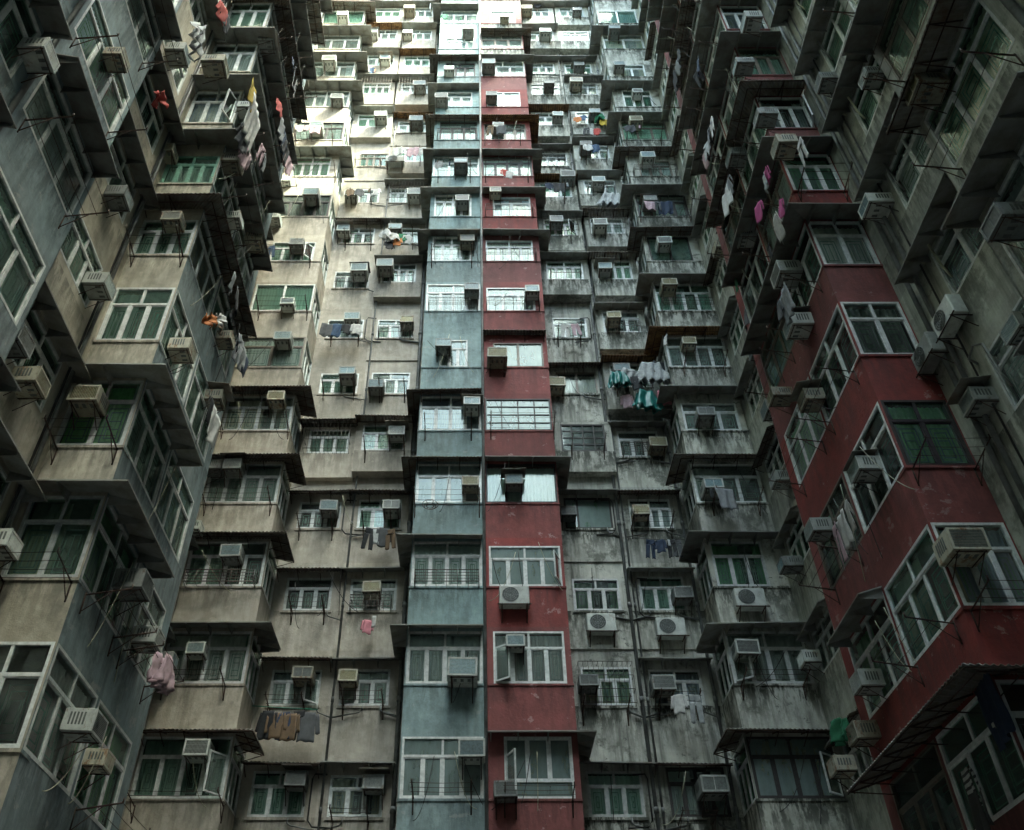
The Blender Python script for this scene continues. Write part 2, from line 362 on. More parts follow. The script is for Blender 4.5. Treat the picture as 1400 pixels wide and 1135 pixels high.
# ------------------------------------------------------------------ awnings
def awning_mesh(pts, pr, kind, drop):
    key = ('awn', tuple((round(a, 2), round(b, 2)) for a, b in pts), pr, kind, drop)
    def mk():
        bm = bmesh.new(); corr = kind in ('corr', 'rust'); br = bmesh.new() if corr else bm; n = len(pts); P = [Vector((a, b)) for a, b in pts]
        nor = []
        for i in range(n - 1): d = (P[i + 1] - P[i]).normalized(); nor.append(Vector((d.y, -d.x)))
        out = []
        for i in range(n):
            if i == 0: o = nor[0]
            elif i == n - 1: o = nor[-1]
            else: o = nor[i - 1] + nor[i]
            out.append(P[i] + o * pr)
        rows = []; acc = 0
        for i in range(n - 1):
            L = (P[i + 1] - P[i]).length; Lo = (out[i + 1] - out[i]).length
            m_ = max(1, int(Lo / .03)) if corr else 1
            for k in range(m_ + (1 if i == n - 2 else 0)):
                t = k / m_; a = P[i].lerp(P[i + 1], t); b = out[i].lerp(out[i + 1], t)
                wv = .018 * math.sin((acc + t * Lo) / .105 * 2 * math.pi) if corr else 0
                rows.append((Vector((a.x, a.y, wv)), Vector((b.x, b.y, -drop + wv))))
            acc += Lo
        th = .012 if corr else .03
        V = [[bm.verts.new(a), bm.verts.new(b), bm.verts.new(b + Vector((0, 0, th))), bm.verts.new(a + Vector((0, 0, th)))] for a, b in rows]
        for A, B in zip(V, V[1:]):
            for q in range(4): bm.faces.new([A[q], B[q], B[(q + 1) % 4], A[(q + 1) % 4]])
        bm.faces.new(V[0][::-1]); bm.faces.new(V[-1])
        # brackets
        for i in range(n - 1):
            L = (P[i + 1] - P[i]).length; c = max(1, round(L / .62))
            for k in range(c + 1):
                if k == c and i < n - 2: continue
                t = min(max(k / c, .03), .97); a = P[i].lerp(P[i + 1], t); no = nor[i]
                b = a + no * (pr - .03); zz = -.035 if corr else -.002
                if corr:
                    tube(br, [(a.x, a.y, zz), (b.x, b.y, -drop + zz)], .016, 4); tube(br, [(a.x, a.y, -.34), (b.x, b.y, -drop + zz)], .012, 4)
                else:
                    e = Vector((-no.y, no.x)) * .008
                    pr_ = [(a, zz), (b, -drop * .93 + zz), (b, -drop - .05), (a, -.22)]
                    f1 = [br.verts.new((p.x + e.x, p.y + e.y, z)) for p, z in pr_]; f2 = [br.verts.new((p.x - e.x, p.y - e.y, z)) for p, z in pr_]
                    br.faces.new(f1); br.faces.new(f2[::-1])
                    for q in range(4): br.faces.new([f1[q], f2[q], f2[(q + 1) % 4], f1[(q + 1) % 4]])
            if corr:
                for s in (.5, .97):
                    a = P[i].lerp(out[i], s); b = P[i + 1].lerp(out[i + 1], s)
                    tube(br, [(a.x, a.y, -drop * s - .035), (b.x, b.y, -drop * s - .035)], .014, 4)
        mt = {'flat': 'sheet', 'corr': 'corr', 'rust': 'rustcorr'}[kind]
        return mesh('awning', bm, M[mt]), (mesh('awning_frame', br, M['iron']) if corr else None)
    return cached(key, mk)
def awning(bld, T, sc, z, pts, kind, pr=.6, drop=.14, d=0):
    p = T(sc, d, z)
    if not inview(p, 330): return
    a, b = awning_mesh(pts, pr, kind, drop)
    o = link('awning', a, bld, p - bld.location, T.rot); o.rotation_euler = (R(rnd.uniform(-2, 3)) if len(pts) == 2 else 0, R(rnd.uniform(-1.3, 1.3)) if len(pts) < 4 else 0, T.rot)
    if b: link('awning_frame', b, o)

# ------------------------------------------------------------------ walls
def facade(bm, T, s0, s1, z0, z1, holes, rec=.8, mi=0, ri=1, reveal=.14):
    xs = sorted({s0, s1, *[h[0] for h in holes], *[h[1] for h in holes]}); zs = sorted({z0, z1, *[h[2] for h in holes], *[h[3] for h in holes]})
    xs = [x for x in xs if s0 <= x <= s1]; zs = [z for z in zs if z0 <= z <= z1]
    for a, b in zip(xs, xs[1:]):
        for c, d in zip(zs, zs[1:]):
            mx_, mz = (a + b) / 2, (c + d) / 2
            if any(h[0] < mx_ < h[1] and h[2] < mz < h[3] for h in holes): continue
            quad(bm, [T(a, 0, c), T(b, 0, c), T(b, 0, d), T(a, 0, d)], mi)
    for a, b, c, d in holes:
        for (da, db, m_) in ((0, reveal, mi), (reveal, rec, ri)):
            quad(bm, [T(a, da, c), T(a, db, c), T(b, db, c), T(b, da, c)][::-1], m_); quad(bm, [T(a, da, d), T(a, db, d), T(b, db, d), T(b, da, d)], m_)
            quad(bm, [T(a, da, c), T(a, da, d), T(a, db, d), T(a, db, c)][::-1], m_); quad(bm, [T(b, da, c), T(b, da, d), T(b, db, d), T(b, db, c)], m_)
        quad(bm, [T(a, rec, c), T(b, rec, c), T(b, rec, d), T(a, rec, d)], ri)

def bay(bld, T, s0, s1, dep, zs0, nmin, nmax, H, style, wmat, side=None, nside=1, smat=None, special={}, sidestyle='31', topz=TOP, rnd=random, fms=('alu',), gms=('glass',), upper=99, umat=None):
    """a stack of projecting bays: spandrel boxes, corner posts, windows"""
    bm = bmesh.new(); sm = 2 if smat else 0; bk = dep + .3; pw = .035
    box(bm, T, s0, s1, 0, bk, 0, zs0 + nmin * FL, 0, sm)
    for n in range(nmin, nmax + 1):
        zs = zs0 + n * FL; ze = zs + H; zn = zs + FL if n < nmax else topz
        ui = 0 if n < upper else 2; box(bm, T, s0, s1, 0, bk, ze, zn, ui, ui if ui else sm)
        sp = dict(special.get(n, {}))
        if not special.get(n) and n > 2 and dep < 2:
            k_ = rnd.random(); w_ = s1 - s0
            if k_ < .3: sp['hole'] = (s0 + .12 + w_ * rnd.uniform(0, .2), s1 - .12 - w_ * rnd.uniform(0, .12)); sp['h'] = H - rnd.choice((0, .15, .3))
            sp['style'] = rnd.choice(('42', '42', '32', '31', '43', 'two', '21'))
            if rnd.random() < .15: sp['fm'] = rnd.choice(('brownf', 'steel'))
        fw0, fw1 = sp.get('hole', (s0 + pw, s1 - pw)); wh = sp.get('h', H)
        st = sp.get('style', style)
        # front piers
        box(bm, T, s0, fw0, 0, .12 if side != 'left' else pw, zs, ze, 0, sm); box(bm, T, fw1, s1, 0, .12 if side != 'right' else pw, zs, ze, 0, sm)
        if wh < H: box(bm, T, fw0, fw1, 0, .12, zs + wh, ze, 0)
        # ledge
        box(bm, T, s0 - .015, s1 + .015, -.03, .3, zs - .06, zs - .004, 0, sm)
        # back of the room, closed side
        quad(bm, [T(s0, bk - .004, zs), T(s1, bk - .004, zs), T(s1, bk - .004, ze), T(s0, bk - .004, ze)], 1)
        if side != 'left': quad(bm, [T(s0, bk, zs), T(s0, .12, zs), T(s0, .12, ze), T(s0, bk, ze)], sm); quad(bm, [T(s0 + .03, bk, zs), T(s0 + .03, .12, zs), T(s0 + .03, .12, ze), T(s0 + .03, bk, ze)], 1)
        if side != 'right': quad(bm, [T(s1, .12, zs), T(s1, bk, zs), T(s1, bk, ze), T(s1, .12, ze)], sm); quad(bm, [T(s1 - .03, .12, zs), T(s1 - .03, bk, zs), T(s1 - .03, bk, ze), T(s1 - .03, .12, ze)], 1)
        window(bld, T, (fw0 + fw1) / 2, zs, fw1 - fw0, wh, st, sp.get('fm', rnd.choice(fms)), sp.get('gm', rnd.choice(gms)), .03, sp.get('cur'), rnd, sp.get('sash'))
        if side:
            seg = (dep - pw) / nside
            for k in range(nside):
                a = pw + seg * k; b = a + seg - (.09 if nside > 1 else .05)
                sx = s1 if side == 'right' else s0
                box(bm, T, sx - (.1 if side == 'right' else 0), sx + (0 if side == 'right' else .1), b, a + seg, zs, ze, 0, sm)
                if side == 'right':
                    TS = frame((T(sx, 0, 0).x, T(sx, 0, 0).y), T.rot + math.pi / 2); mid = (a + b) / 2
                else:
                    TS = frame((T(sx, 0, 0).x, T(sx, 0, 0).y), T.rot - math.pi / 2); mid = -(a + b) / 2
                window(bld, TS, mid, zs, b - a, H, sidestyle, rnd.choice(fms), rnd.choice(gms), .03, None, rnd)
            if bk - dep > 0: box(bm, T, *((s1 - .1, s1) if side == 'right' else (s0, s0 + .1)), dep, bk, zs, ze, 0, sm)
    mats = [M[wmat], M['room']] + ([M[smat]] if smat else []) + ([M[umat]] if umat else [])
    o = link('wall', mesh('wall', bm, *mats), bld); o.location = -bld.location
    return o
def bay_awning(bld, T, s0, s1, dep, z, kind, left=True, right=True, pr=.6, drop=.14, retl=None, retr=None):
    c = (s0 + s1) / 2; w = (s1 - s0) / 2; pts = []
    if left: pts.append((-w, retl or dep))
    pts += [(-w, 0), (w, 0)]
    if right: pts.append((w, retr or dep))
    awning(bld, T, c, z, pts, kind, pr, drop)

def building(loc, label, cat='apartment block'):
    e = bpy.data.objects.new('apartment_block', None); COL.objects.link(e); e.location = loc; e.empty_display_size = 2
    return tag(e, label, cat, 'apartment blocks round the courtyard')

TF = frame((0, DF), 0); TB = frame((0, DB), 0)
# ================================================================== the four blocks in view
CREAM = building((-4, DB, 0), 'tall beige apartment block with a pale blue column of bays along its right edge')
GREYB = building((4, DB, 0), 'tall stained grey apartment block with a dark red column of bays along its left edge')
LEFT = building((-8, 12, 0), 'near apartment wing at the left edge with slate blue side walls and cream fronts')
RIGHT = building((9, 12, 0), 'near apartment wing at the right edge with deep red stepped bays')

rnd = random.Random(11)
XS = .29; BL = -1.76; RR = 2.5; AR = -5.78; AL = -8.0; FLx = 6.53; FR = 8.62
NT = 16
# --- stacks of bays on the far side
H = 1.45
blue_sp = {5: dict(hole=(-1.17, -.22), h=1.3, style='31', fm='white', sash=0), 0: dict(cur=0, fm='white', style='42'), 1: dict(cur=3, style='42', fm='white'), 2: dict(cur=2, style='42', fm='white'),
           3: dict(style='42', sash=0), 4: dict(style='42', cur=0), 6: dict(style='42', fm='white', cur=6), 7: dict(hole=(-1.6, -.1), style='42', cur=0), 8: dict(hole=(-1.6, -.1), style='42', cur=3)}
bay(CREAM, TB, BL, XS - .03, DF - DB, Z0, 0, NT, H, '42', 'blue', special=blue_sp, rnd=rnd, fms=('alu', 'white'), gms=('glass', 'glass', 'fglass'))
red_sp = {0: dict(hole=(.72, 2.35), style='31b', fm='white', cur=1, sash=-1), 1: dict(hole=(.5, 2.35), style='42', fm='white', cur=0), 2: dict(hole=(.42, 2.42), style='42', fm='white', gm='fglass', h=1.3, cur=2),
          3: dict(style='one', fm='steel', gm='glass', cur=6), 4: dict(style='grid', fm='steel', gm='fglass', cur=7, h=1.35), 5: dict(style='two', fm='brownf', hole=(.65, 2.35), h=1.15, gm='fglass', cur=1),
          6: dict(style='31', fm='alu', hole=(.45, 2.2), h=1.25, cur=2), 7: dict(style='42', cur=0, hole=(.45, 2.25), h=1.25)}
bay(GREYB, TB, XS + .03, RR, DF - DB, Z0, 0, NT, H, '42', 'red', special=red_sp, rnd=rnd, upper=12, umat='grey', fms=('alu', 'white'), gms=('glass', 'glass', 'fglass'))
bay(CREAM, TB, AL, AR, DF - DB, Z0, 0, NT, H, '42', 'cream', side='right', rnd=rnd, fms=('alu', 'alu', 'white'), gms=('glass', 'gglass'), special={8: dict(fm='steel', gm='dglass', style='42', cur=7), 0: dict(sash=1, cur=1)})
bay(GREYB, TB, FLx, FR, DF - DB, Z0, 0, NT, H, '42', 'grey', side='left', rnd=rnd, fms=('alu', 'alu', 'white'), gms=('glass', 'gglass'), special={0: dict(fm='steel', gm='fglass', style='42'), 2: dict(hole=(6.65, 8.1), style='31', cur=1)})
# awnings over far bays: floor -> kind
bz = lambda n: Z0 + n * FL + H + .1
for n, k in {1: 'flat', 2: 'flat', 3: 'corr', 4: 'corr', 7: 'flat', 8: 'flat', 9: 'flat', 10: 'corr', 11: 'flat', 12: 'corr', 14: 'flat', 15: 'flat'}.items():
    bay_awning(CREAM, TB, BL, XS - .05, 1.3, bz(n), k, True, False, .42)
for n, k in {0: 'flat', 3: 'flat', 5: 'corr', 7: 'flat', 8: 'flat', 9: 'flat', 10: 'rust', 12: 'flat', 13: 'corr', 15: 'flat'}.items():
    if k == 'corr' and n == 5: awning(GREYB, TB, (XS + RR) / 2, bz(n), [(-1.08, 0), (1.08, 0)], 'corr', .3, .05)
    else: bay_awning(GREYB, TB, XS + .05, RR, 1.3, bz(n), k, False, True, .42)
for n, k in {0: 'corr', 1: 'flat', 2: 'corr', 3: 'corr', 4: 'corr', 9: 'flat', 11: 'flat', 12: 'flat', 13: 'flat', 14: 'corr', 15: 'flat'}.items():
    bay_awning(CREAM, TB, AL, AR, 1.3, bz(n), k, False, True, .55, retr=1.0)
for n, k in {0: 'corr', 1: 'flat', 2: 'flat', 3: 'corr', 4: 'flat', 5: 'rust', 6: 'flat', 7: 'corr', 8: 'flat', 9: 'corr', 10: 'flat', 11: 'flat', 13: 'flat', 15: 'flat'}.items():
    bay_awning(GREYB, TB, FLx, FR, 1.3, bz(n), k, True, False, .55, retl=1.0)

# --- flat far walls between the bays
def flatwall(bld, s0, s1, cols, wmat, jut, dark):
    holes = []; bm = bmesh.new()
    for ci, (a, b) in enumerate(cols):
        for n in range(-3, NT + 1):
            zs = Z0 + n * FL; j = jut.get((ci, n), 0); hh = 1.04
            a_, b_, st, fm, gm, cur = a, b, '32', rnd.choice(('alu', 'alu', 'white')), rnd.choice(('glass', 'glass', 'gglass')), None
            if (ci, n) in dark: q = dark[(ci, n)]; st = q.get('style', st); fm = q.get('fm', fm); gm = q.get('gm', gm); cur = q.get('cur'); a_, b_ = q.get('hole', (a, b)); hh = q.get('h', hh)
            elif n >= 0: w = rnd.uniform(-.07, .07); a_ = a + w; b_ = b + w * rnd.uniform(-1, 1); hh = rnd.uniform(.98, 1.12); st = rnd.choice(('32', '32', '31', '42', '32'))
            holes.append((a_, b_, zs, zs + hh))
            if j and n >= 0:      # projecting enclosure
                bb = bmesh.new()
                e = .22; z0_ = zs - rnd.uniform(.8, 1.05); z1_ = zs + hh + .1
                box(bb, TF, a_ - e, b_ + e, -j, 0.001, z0_, zs); box(bb, TF, a_ - e, b_ + e, -j, .001, zs + hh, z1_)
                box(bb, TF, a_ - e, a_, -j, .001, zs, zs + hh); box(bb, TF, b_, b_ + e, -j, .001, zs, zs + hh)
                o = link('window_surround', mesh('window_surround', bb, M[wmat]), bld); o.location = -bld.location
            else:
                box(bm, TF, a_ - .05, b_ + .05, -.04, .05, zs - .07, zs - .003)
                # shallow projecting panel or band
                if n > 0 and rnd.random() < .35: box(bm, TF, a - .25, b + .25, -.05, .001, zs - 1.2, zs - rnd.uniform(.1, .3))
            if n >= 0: window(bld, TF, (a_ + b_) / 2, zs, b_ - a_, hh, st, fm, gm, -j + .03 if j else .03, cur, rnd)
    facade(bm, TF, s0, s1, 0, TOP, holes)
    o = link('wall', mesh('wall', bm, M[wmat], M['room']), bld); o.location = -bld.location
CB, CC = (-5.45, -4.1), (-3.6, -2.25); CD, CE = (2.85, 4.2), (4.75, 6.1)
jl = {(1, 4): .35, (0, 4): .2, (1, 7): .3, (0, 11): .3, (1, 10): .25, (0, 12): .45, (1, 12): .45, (0, 13): .45, (1, 13): .4, (0, 14): .45, (1, 14): .45, (0, 15): .4, (1, 15): .4}
flatwall(CREAM, AR, BL, [CB, CC], 'cream', jl, {(0, 10): dict(fm='brownf', gm='gglass', style='42', hole=(-5.2, -3.9))})
jr = {(0, 3): .0, (0, 4): .3, (1, 5): .35, (0, 6): .0, (1, 7): .45, (0, 7): .45, (0, 8): .4, (1, 8): .5, (0, 9): .3, (1, 9): .45, (1, 10): .4, (0, 11): .4, (1, 11): .45, (0, 12): .4, (1, 12): .4, (0, 14): .4, (1, 14): .4, (0, 15): .4, (1, 15): .4, (1, 6): .3}
flatwall(GREYB, RR, FLx, [CD, CE], 'grey', jr, {(0, 4): dict(fm='steel', gm='dglass', style='grid', cur=7, hole=(2.85, 4.3), h=1.15), (0, 3): dict(style='one', fm='steel', gm='fglass', cur=6, hole=(2.8, 4.25), h=1.15),
         (0, 5): dict(style='two', fm='brownf', gm='dglass', hole=(2.9, 4.3), cur=0), (0, 2): dict(fm='white', gm='dglass', cur=4, style='32'), (1, 0): dict(fm='steel', style='42', hole=(4.8, 6.25), h=1.2)})
fz = lambda n: Z0 + n * FL + 1.28
def fl_awn(bld, col, n, k, pr=.42, j=0, ext=.3):
    a, b = col; w = (b - a) / 2 + ext
    awning(bld, TF, (a + b) / 2, fz(n), [(-w, 0), (w, 0)], k, pr + j, .12)
for n, k in {0: 'corr', 1: 'corr', 2: 'corr', 3: 'corr', 4: 'corr', 8: 'corr', 11: 'flat', 12: 'flat', 13: 'flat', 14: 'rust', 15: 'flat'}.items(): fl_awn(CREAM, CB, n, k, j=jl.get((0, n), 0))
for n, k in {0: 'flat', 1: 'flat', 2: 'flat', 3: 'corr', 4: 'corr', 7: 'flat', 8: 'flat', 9: 'flat', 11: 'rust', 12: 'flat', 13: 'rust', 14: 'flat', 15: 'flat'}.items(): fl_awn(CREAM, CC, n, k, j=jl.get((1, n), 0))
for n, k in {0: 'flat', 3: 'flat', 5: 'corr', 7: 'flat', 8: 'flat', 9: 'rust', 10: 'flat', 11: 'rust', 13: 'flat', 14: 'flat', 15: 'flat'}.items(): fl_awn(GREYB, CD, n, k, j=jr.get((0, n), 0))
for n, k in {0: 'corr', 1: 'flat', 2: 'flat', 3: 'corr', 4: 'flat', 5: 'rust', 6: 'flat', 7: 'corr', 8: 'corr', 9: 'flat', 10: 'flat', 12: 'flat', 13: 'flat', 15: 'flat'}.items(): fl_awn(GREYB, CE, n, k, j=jr.get((1, n), 0))

# ================================================================== wings
LD, LX, LXF, LB = 12.68, -6.45, -7.8, 16.8
RD, RX, RXF, RB = 12.45, 7.65, 8.95, 16.9
TL = frame((0, LD), 0); TR = frame((0, RD), 0)
NW = 16
HL = 1.66
bay(LEFT, TL, LXF, LX, LB - LD, ZL, 0, NW, HL, '32', 'wingcream', side='right', nside=2, smat='slate', sidestyle='32', rnd=rnd, fms=('alu',), gms=('glass', 'gglass', 'glass'),
    special={2: dict(style='22', cur=20, gm='gglass'), 3: dict(fm='white', style='32', cur=5), 1: dict(style='22', cur=1), 0: dict(style='22', cur=7, gm='dglass'), 4: dict(style='31', gm='gglass', h=1.3), 5: dict(style='42', gm='gglass', fm='greenbar', h=1.2)}, topz=TOP + .5)
bay(RIGHT, TR, RX, RXF, RB - RD, ZR, -2, NW, 1.58, '31', 'redwing', side='left', nside=2, sidestyle='32', rnd=rnd, fms=('alu', 'white', 'brownf'), gms=('glass', 'gglass', 'dglass'),
    special={1: dict(style='22', fm='steel', cur=20, gm='gglass'), 2: dict(style='22', fm='white', gm='dglass', cur=0), 0: dict(style='32', fm='alu', gm='glass', cur=3), 3: dict(style='22', fm='alu', gm='glass', cur=3), -1: dict(cur=7, gm='dglass')}, topz=TOP)
lz = lambda n: ZL + n * FL + HL + .08
rz = lambda n: ZR + n * FL + 1.66
for n, k in {1: 'flat', 2: 'flat', 4: 'corr', 5: 'flat', 6: 'flat', 7: 'flat', 8: 'corr', 9: 'flat', 10: 'corr', 11: 'flat', 12: 'flat', 13: 'corr', 14: 'flat'}.items():
    bay_awning(LEFT, TL, LXF + .02, LX, LB - LD, lz(n), k, False, True, .55, .16, retr=(2.6 if n in (1, 2) else 4.1))
for n, k in {3: 'flat', 4: 'flat', 5: 'corr', 6: 'flat', 7: 'flat', 8: 'corr', 9: 'flat', 10: 'flat', 11: 'corr', 12: 'flat', 13: 'flat', 14: 'flat'}.items():
    bay_awning(RIGHT, TR, RX, RXF - .02, RB - RD, rz(n), k, True, False, .55, .16, retl=4.3)
TRS = frame((RX, RD), -math.pi / 2); TLS = frame((LX, LD), math.pi / 2)
bay_awning(RIGHT, TR, RX, RXF - .02, RB - RD, rz(-1), 'corr', True, False, .85, .28, retl=4.3)
awning(RIGHT, TRS, -3.2, rz(0) - .02, [(-1.0, 0), (1.0, 0)], 'flat', .5, .16)

def sidewall(bld, X, y0, y1, rot, zb, wins, wmat, H, aw, pr=.6, style='32', fms=('alu',), gms=('glass', 'gglass'), nmax=NW, ext=.25):
    """wall facing +x (rot +90) or -x (rot -90); local s runs along y"""
    sg = 1 if rot > 0 else -1
    T = frame((X, 0), rot); bm = bmesh.new(); holes = []
    for (a, b) in wins:
        for n in range(-2, nmax + 1):
            s0, s1 = sorted((sg * a, sg * b)); zs = zb + n * FL; h = H
            holes.append((s0, s1, zs, zs + h)); window(bld, T, (s0 + s1) / 2, zs, s1 - s0, h, style, rnd.choice(fms), rnd.choice(gms), .03, None, rnd)
            k = aw(a, n)
            if k: awning(bld, T, (s0 + s1) / 2, zs + h + .12, [(-(s1 - s0) / 2 - ext, 0), ((s1 - s0) / 2 + ext, 0)], k, pr, .15)
    s0, s1 = sorted((sg * y0, sg * y1))
    facade(bm, T, s0, s1, 0, TOP, [h for h in holes if h[2] > 0])
    o = link('wall', mesh('wall', bm, M[wmat], M['room']), bld); o.location = -bld.location
HP = math.pi / 2
# left wing
sidewall(LEFT, LXF, 9.84, LD, HP, ZL + .2, [(10.4, 12.0)], 'wingcream', 1.25, lambda a, n: 'flat' if (n * 7) % 3 else None, .45, '32', ext=.5)
sidewall(LEFT, -7.3, RY, 9.84, HP, ZL, [(7.5, 9.7), (4.8, 7.0), (1.6, 3.8), (-2, 0.2)], 'slate', 1.5, lambda a, n: ('flat' if n % 2 else None) if a > 7 else 'flat', .5, '32', fms=('alu', 'white'), nmax=14, ext=.1)
sidewall(LEFT, AL - .02, LB - 3, DF, HP, Z0, [(17.6, 19.0), (19.5, 20.9)], 'cream', 1.1, lambda a, n: 'flat' if n % 3 else None, .35)
# right wing
sidewall(RIGHT, RXF, 8.5, RD, -HP, ZR, [(9.3, 11.0)], 'wingwhite', 1.3, lambda a, n: None if n in (0, 1) else 'flat', .5, '22', ext=.7)
sidewall(RIGHT, 7.9, RY, 8.5, -HP, ZR + .1, [(6.1, 8.3), (3.2, 5.4), (0, 2.2)], 'wingwhite', 1.5, lambda a, n: 'corr' if n == 2 else 'flat', .62, '32', fms=('alu', 'brownf'), nmax=14, ext=.2)
sidewall(RIGHT, FR + .02, RB, DF, -HP, Z0, [(17.3, 18.5), (19.4, 20.8)], 'wingwhite', 1.1, lambda a, n: 'flat' if n % 3 else 'corr', .35)
def wingends():
    for bld, x0, x1, y, m in ((LEFT, -9.5, -7.3, 9.84, 'slate'), (RIGHT, 7.9, 10, 8.5, 'wingwhite')):
        bm = bmesh.new(); box(bm, LOC, x0, x1, y - .02, y, 0, TOP); o = link('wall', mesh('wall', bm, M[m]), bld); o.location = -bld.location
wingends()

# --- unseen block added behind the camera to hold back sky light
rear = tag(bpy.data.objects.new('apartment_block', None), 'unseen pale block added behind the viewer to shape the light', 'apartment block'); COL.objects.link(rear); rear.location = (0, RY, 0)
bm = bmesh.new(); TK = frame((0, RY), math.pi)
facade(bm, TK, -14, 14, 0, RH, [(x, x + 1.5, z, z + 1.2) for x in (-12, -8.4, -6, -3.4, -.9, 1.6, 4, 6.6, 11) for z in [1.5 + 2.8 * k for k in range(19) if 3 + 2.8 * k < RH]], .4)
o = link('wall', mesh('wall', bm, M['grey'], M['room']), rear)
for v in o.data.vertices: v.co.y -= RY
bm = bmesh.new(); quad(bm, [(-120, -120, 0), (120, -120, 0), (120, 120, 0), (-120, 120, 0)])
tag(link('ground', mesh('ground', bm, M['ground'])), kind='structure')

# ================================================================== pipes and cables fixed to the blocks
def pipe(bld, pts, r=.05, mt='pipe', name='pipe', n=7):
    bm = bmesh.new(); tube(bm, pts, r, n); o = link(name, mesh(name, bm, M[mt]), bld); o.location = -bld.location; return o
def stack(bld, x, y, r, dirs, mt='pipe'):
    bm = bmesh.new(); tube(bm, [(x, y, 0), (x, y, TOP)], r, 7)
    for n in range(0, 16):
        z = Z0 + n * FL - .35
        tube(bm, [(x, y, z + .42), (x, y, z + .56)], r * 1.35, 7)
        for d in dirs:
            if rnd.random() < .75: L = rnd.uniform(.35, .8) * d; tube(bm, [(x + L, y + .06, z + .35), (x + L, y, z + .2), (x + L * .9, y, z + .14), (x, y, z)], r * .6, 5)
    o = link('pipe', mesh('pipe', bm, M[mt]), bld); o.location = -bld.location
pipe(CREAM, [(XS - .0, DB - .07, 0), (XS - .0, DB - .07, TOP)], .045)
stack(CREAM, BL - .2, DF - .1, .06, (-1,))
stack(CREAM, -3.72, DF - .08, .032, (-1, 1))
stack(GREYB, 4.42, DF - .08, .05, (-1, 1)); stack(GREYB, 4.58, DF - .06, .03, (1,))
stack(GREYB, 6.35, DF - .1, .045, (-1,))
pipe(RIGHT, [(8.5, 18.9, 0), (8.5, 18.9, TOP)], .06); pipe(RIGHT, [(8.52, 18.65, 0), (8.52, 18.65, TOP)], .035, 'greenpipe')
pipe(LEFT, [(AL + .1, 19.25, 0), (AL + .1, 19.25, TOP)], .06)
pipe(LEFT, [(LXF + .08, 12.3, 0), (LXF + .08, 12.3, TOP)], .04); pipe(RIGHT, [(RXF - .08, 11.6, 0), (RXF - .08, 11.6, TOP)], .05)
def cable(bld, a, b, sag, mt='cable', r=.011):
    a = Vector(a); b = Vector(b); pts = []
    for i in range(11):
        t = i / 10; p = a.lerp(b, t); p.z -= sag * 4 * t * (1 - t); pts.append(p)
    pipe(bld, pts, r, mt, 'cable', 4)
for yy, rr, mt_ in ((11.9, .05, 'pipe'), (9.0, .035, 'palecable'), (11.3, .02, 'cable')): pipe(RIGHT, [(RXF - .07, yy, 0), (RXF - .07, yy, TOP)], rr, mt_)
for yy, rr, mt_ in ((5.75, .07, 'pipe'), (5.6, .025, 'palecable'), (2.8, .07, 'pipe')): pipe(RIGHT, [(7.9 - .09, yy, 0), (7.9 - .09, yy, TOP)], rr, mt_)
for yy, rr, mt_ in ((12.2, .025, 'cable'), (10.1, .04, 'pipe')): pipe(LEFT, [(LXF + .06, yy, 0), (LXF + .06, yy, TOP)], rr, mt_)
for yy, rr in ((7.25, .05), (4.5, .05)): pipe(LEFT, [(-7.3 + .07, yy, 0), (-7.3 + .07, yy, TOP)], rr)
for n in range(-1, 9):        # hoses looping out of the walls beside the units
    z = ZR + n * FL + 1.35; y = 11.25
    pipe(RIGHT, [(RXF, y, z), (RXF - .12, y, z + .12), (RXF - .12, y - .25, z + .22), (RXF - .1, y - .45, z + .05), (RXF - .1, y - .5, z - .7), (RXF - .02, y - .5, z - 1.0)], .025, ('palecable', 'pipe')[n % 2], 'hose', 6)
    z = Z0 + n * FL + 1.0
    for x0, bld, y, sg in ((4.3, GREYB, DF - .06, 1), (4.68, GREYB, DF - .06, -1), (-4.0, CREAM, DF - .06, -1)):
        if (n * 5 + int(x0 * 3)) % 3 == 0: pipe(bld, [(x0 - .35 * sg, y, z), (x0 - .05 * sg, y - .04, z), (x0, y - .04, z - .12), (x0, y - .04, z - 1.1), (x0 - .12 * sg, y - .04, z - 1.25), (x0 - .6 * sg, y, z - 1.27)], .022, 'cable', 'hose', 6)
cr = random.Random(5)
for k in range(90):
    n = cr.randint(0, 12); z = Z0 + n * FL
    x0, x1, bld, y = cr.choice(((-5.6, -2, CREAM, DF - .1), (2.7, 6.3, GREYB, DF - .1), (-1.7, .2, CREAM, DB - .08), (.4, 2.4, GREYB, DB - .08), (6.6, 8.5, GREYB, DB - .1), (-7.6, -5.9, CREAM, DB - .1)))
    x = cr.uniform(x0, x1); x2 = min(max(x + cr.uniform(-1.0, 1.0), x0), x1)
    cable(bld, (x, y - .3, z + cr.uniform(.6, 1.2)), (x2, y, z + cr.uniform(-.6, .2)), cr.uniform(.05, .4), cr.choice(('cable', 'cable', 'palecable')), .009)
for k in range(26):
    n = cr.randint(0, 9); y = cr.uniform(12.7, 16)
    cable(LEFT, (LX + .3, y, ZL + n * FL + 1), (LX + .05, y + cr.uniform(-.8, .8), ZL + n * FL - cr.uniform(0, 1)), cr.uniform(.1, .3), cr.choice(('cable', 'palecable')), .008)
    cable(RIGHT, (RX - .3, y, ZR + n * FL + 1), (RX - .05, y + cr.uniform(-.8, .8), ZR + n * FL - cr.uniform(0, 1)), cr.uniform(.1, .3), cr.choice(('cable', 'palecable')), .008)

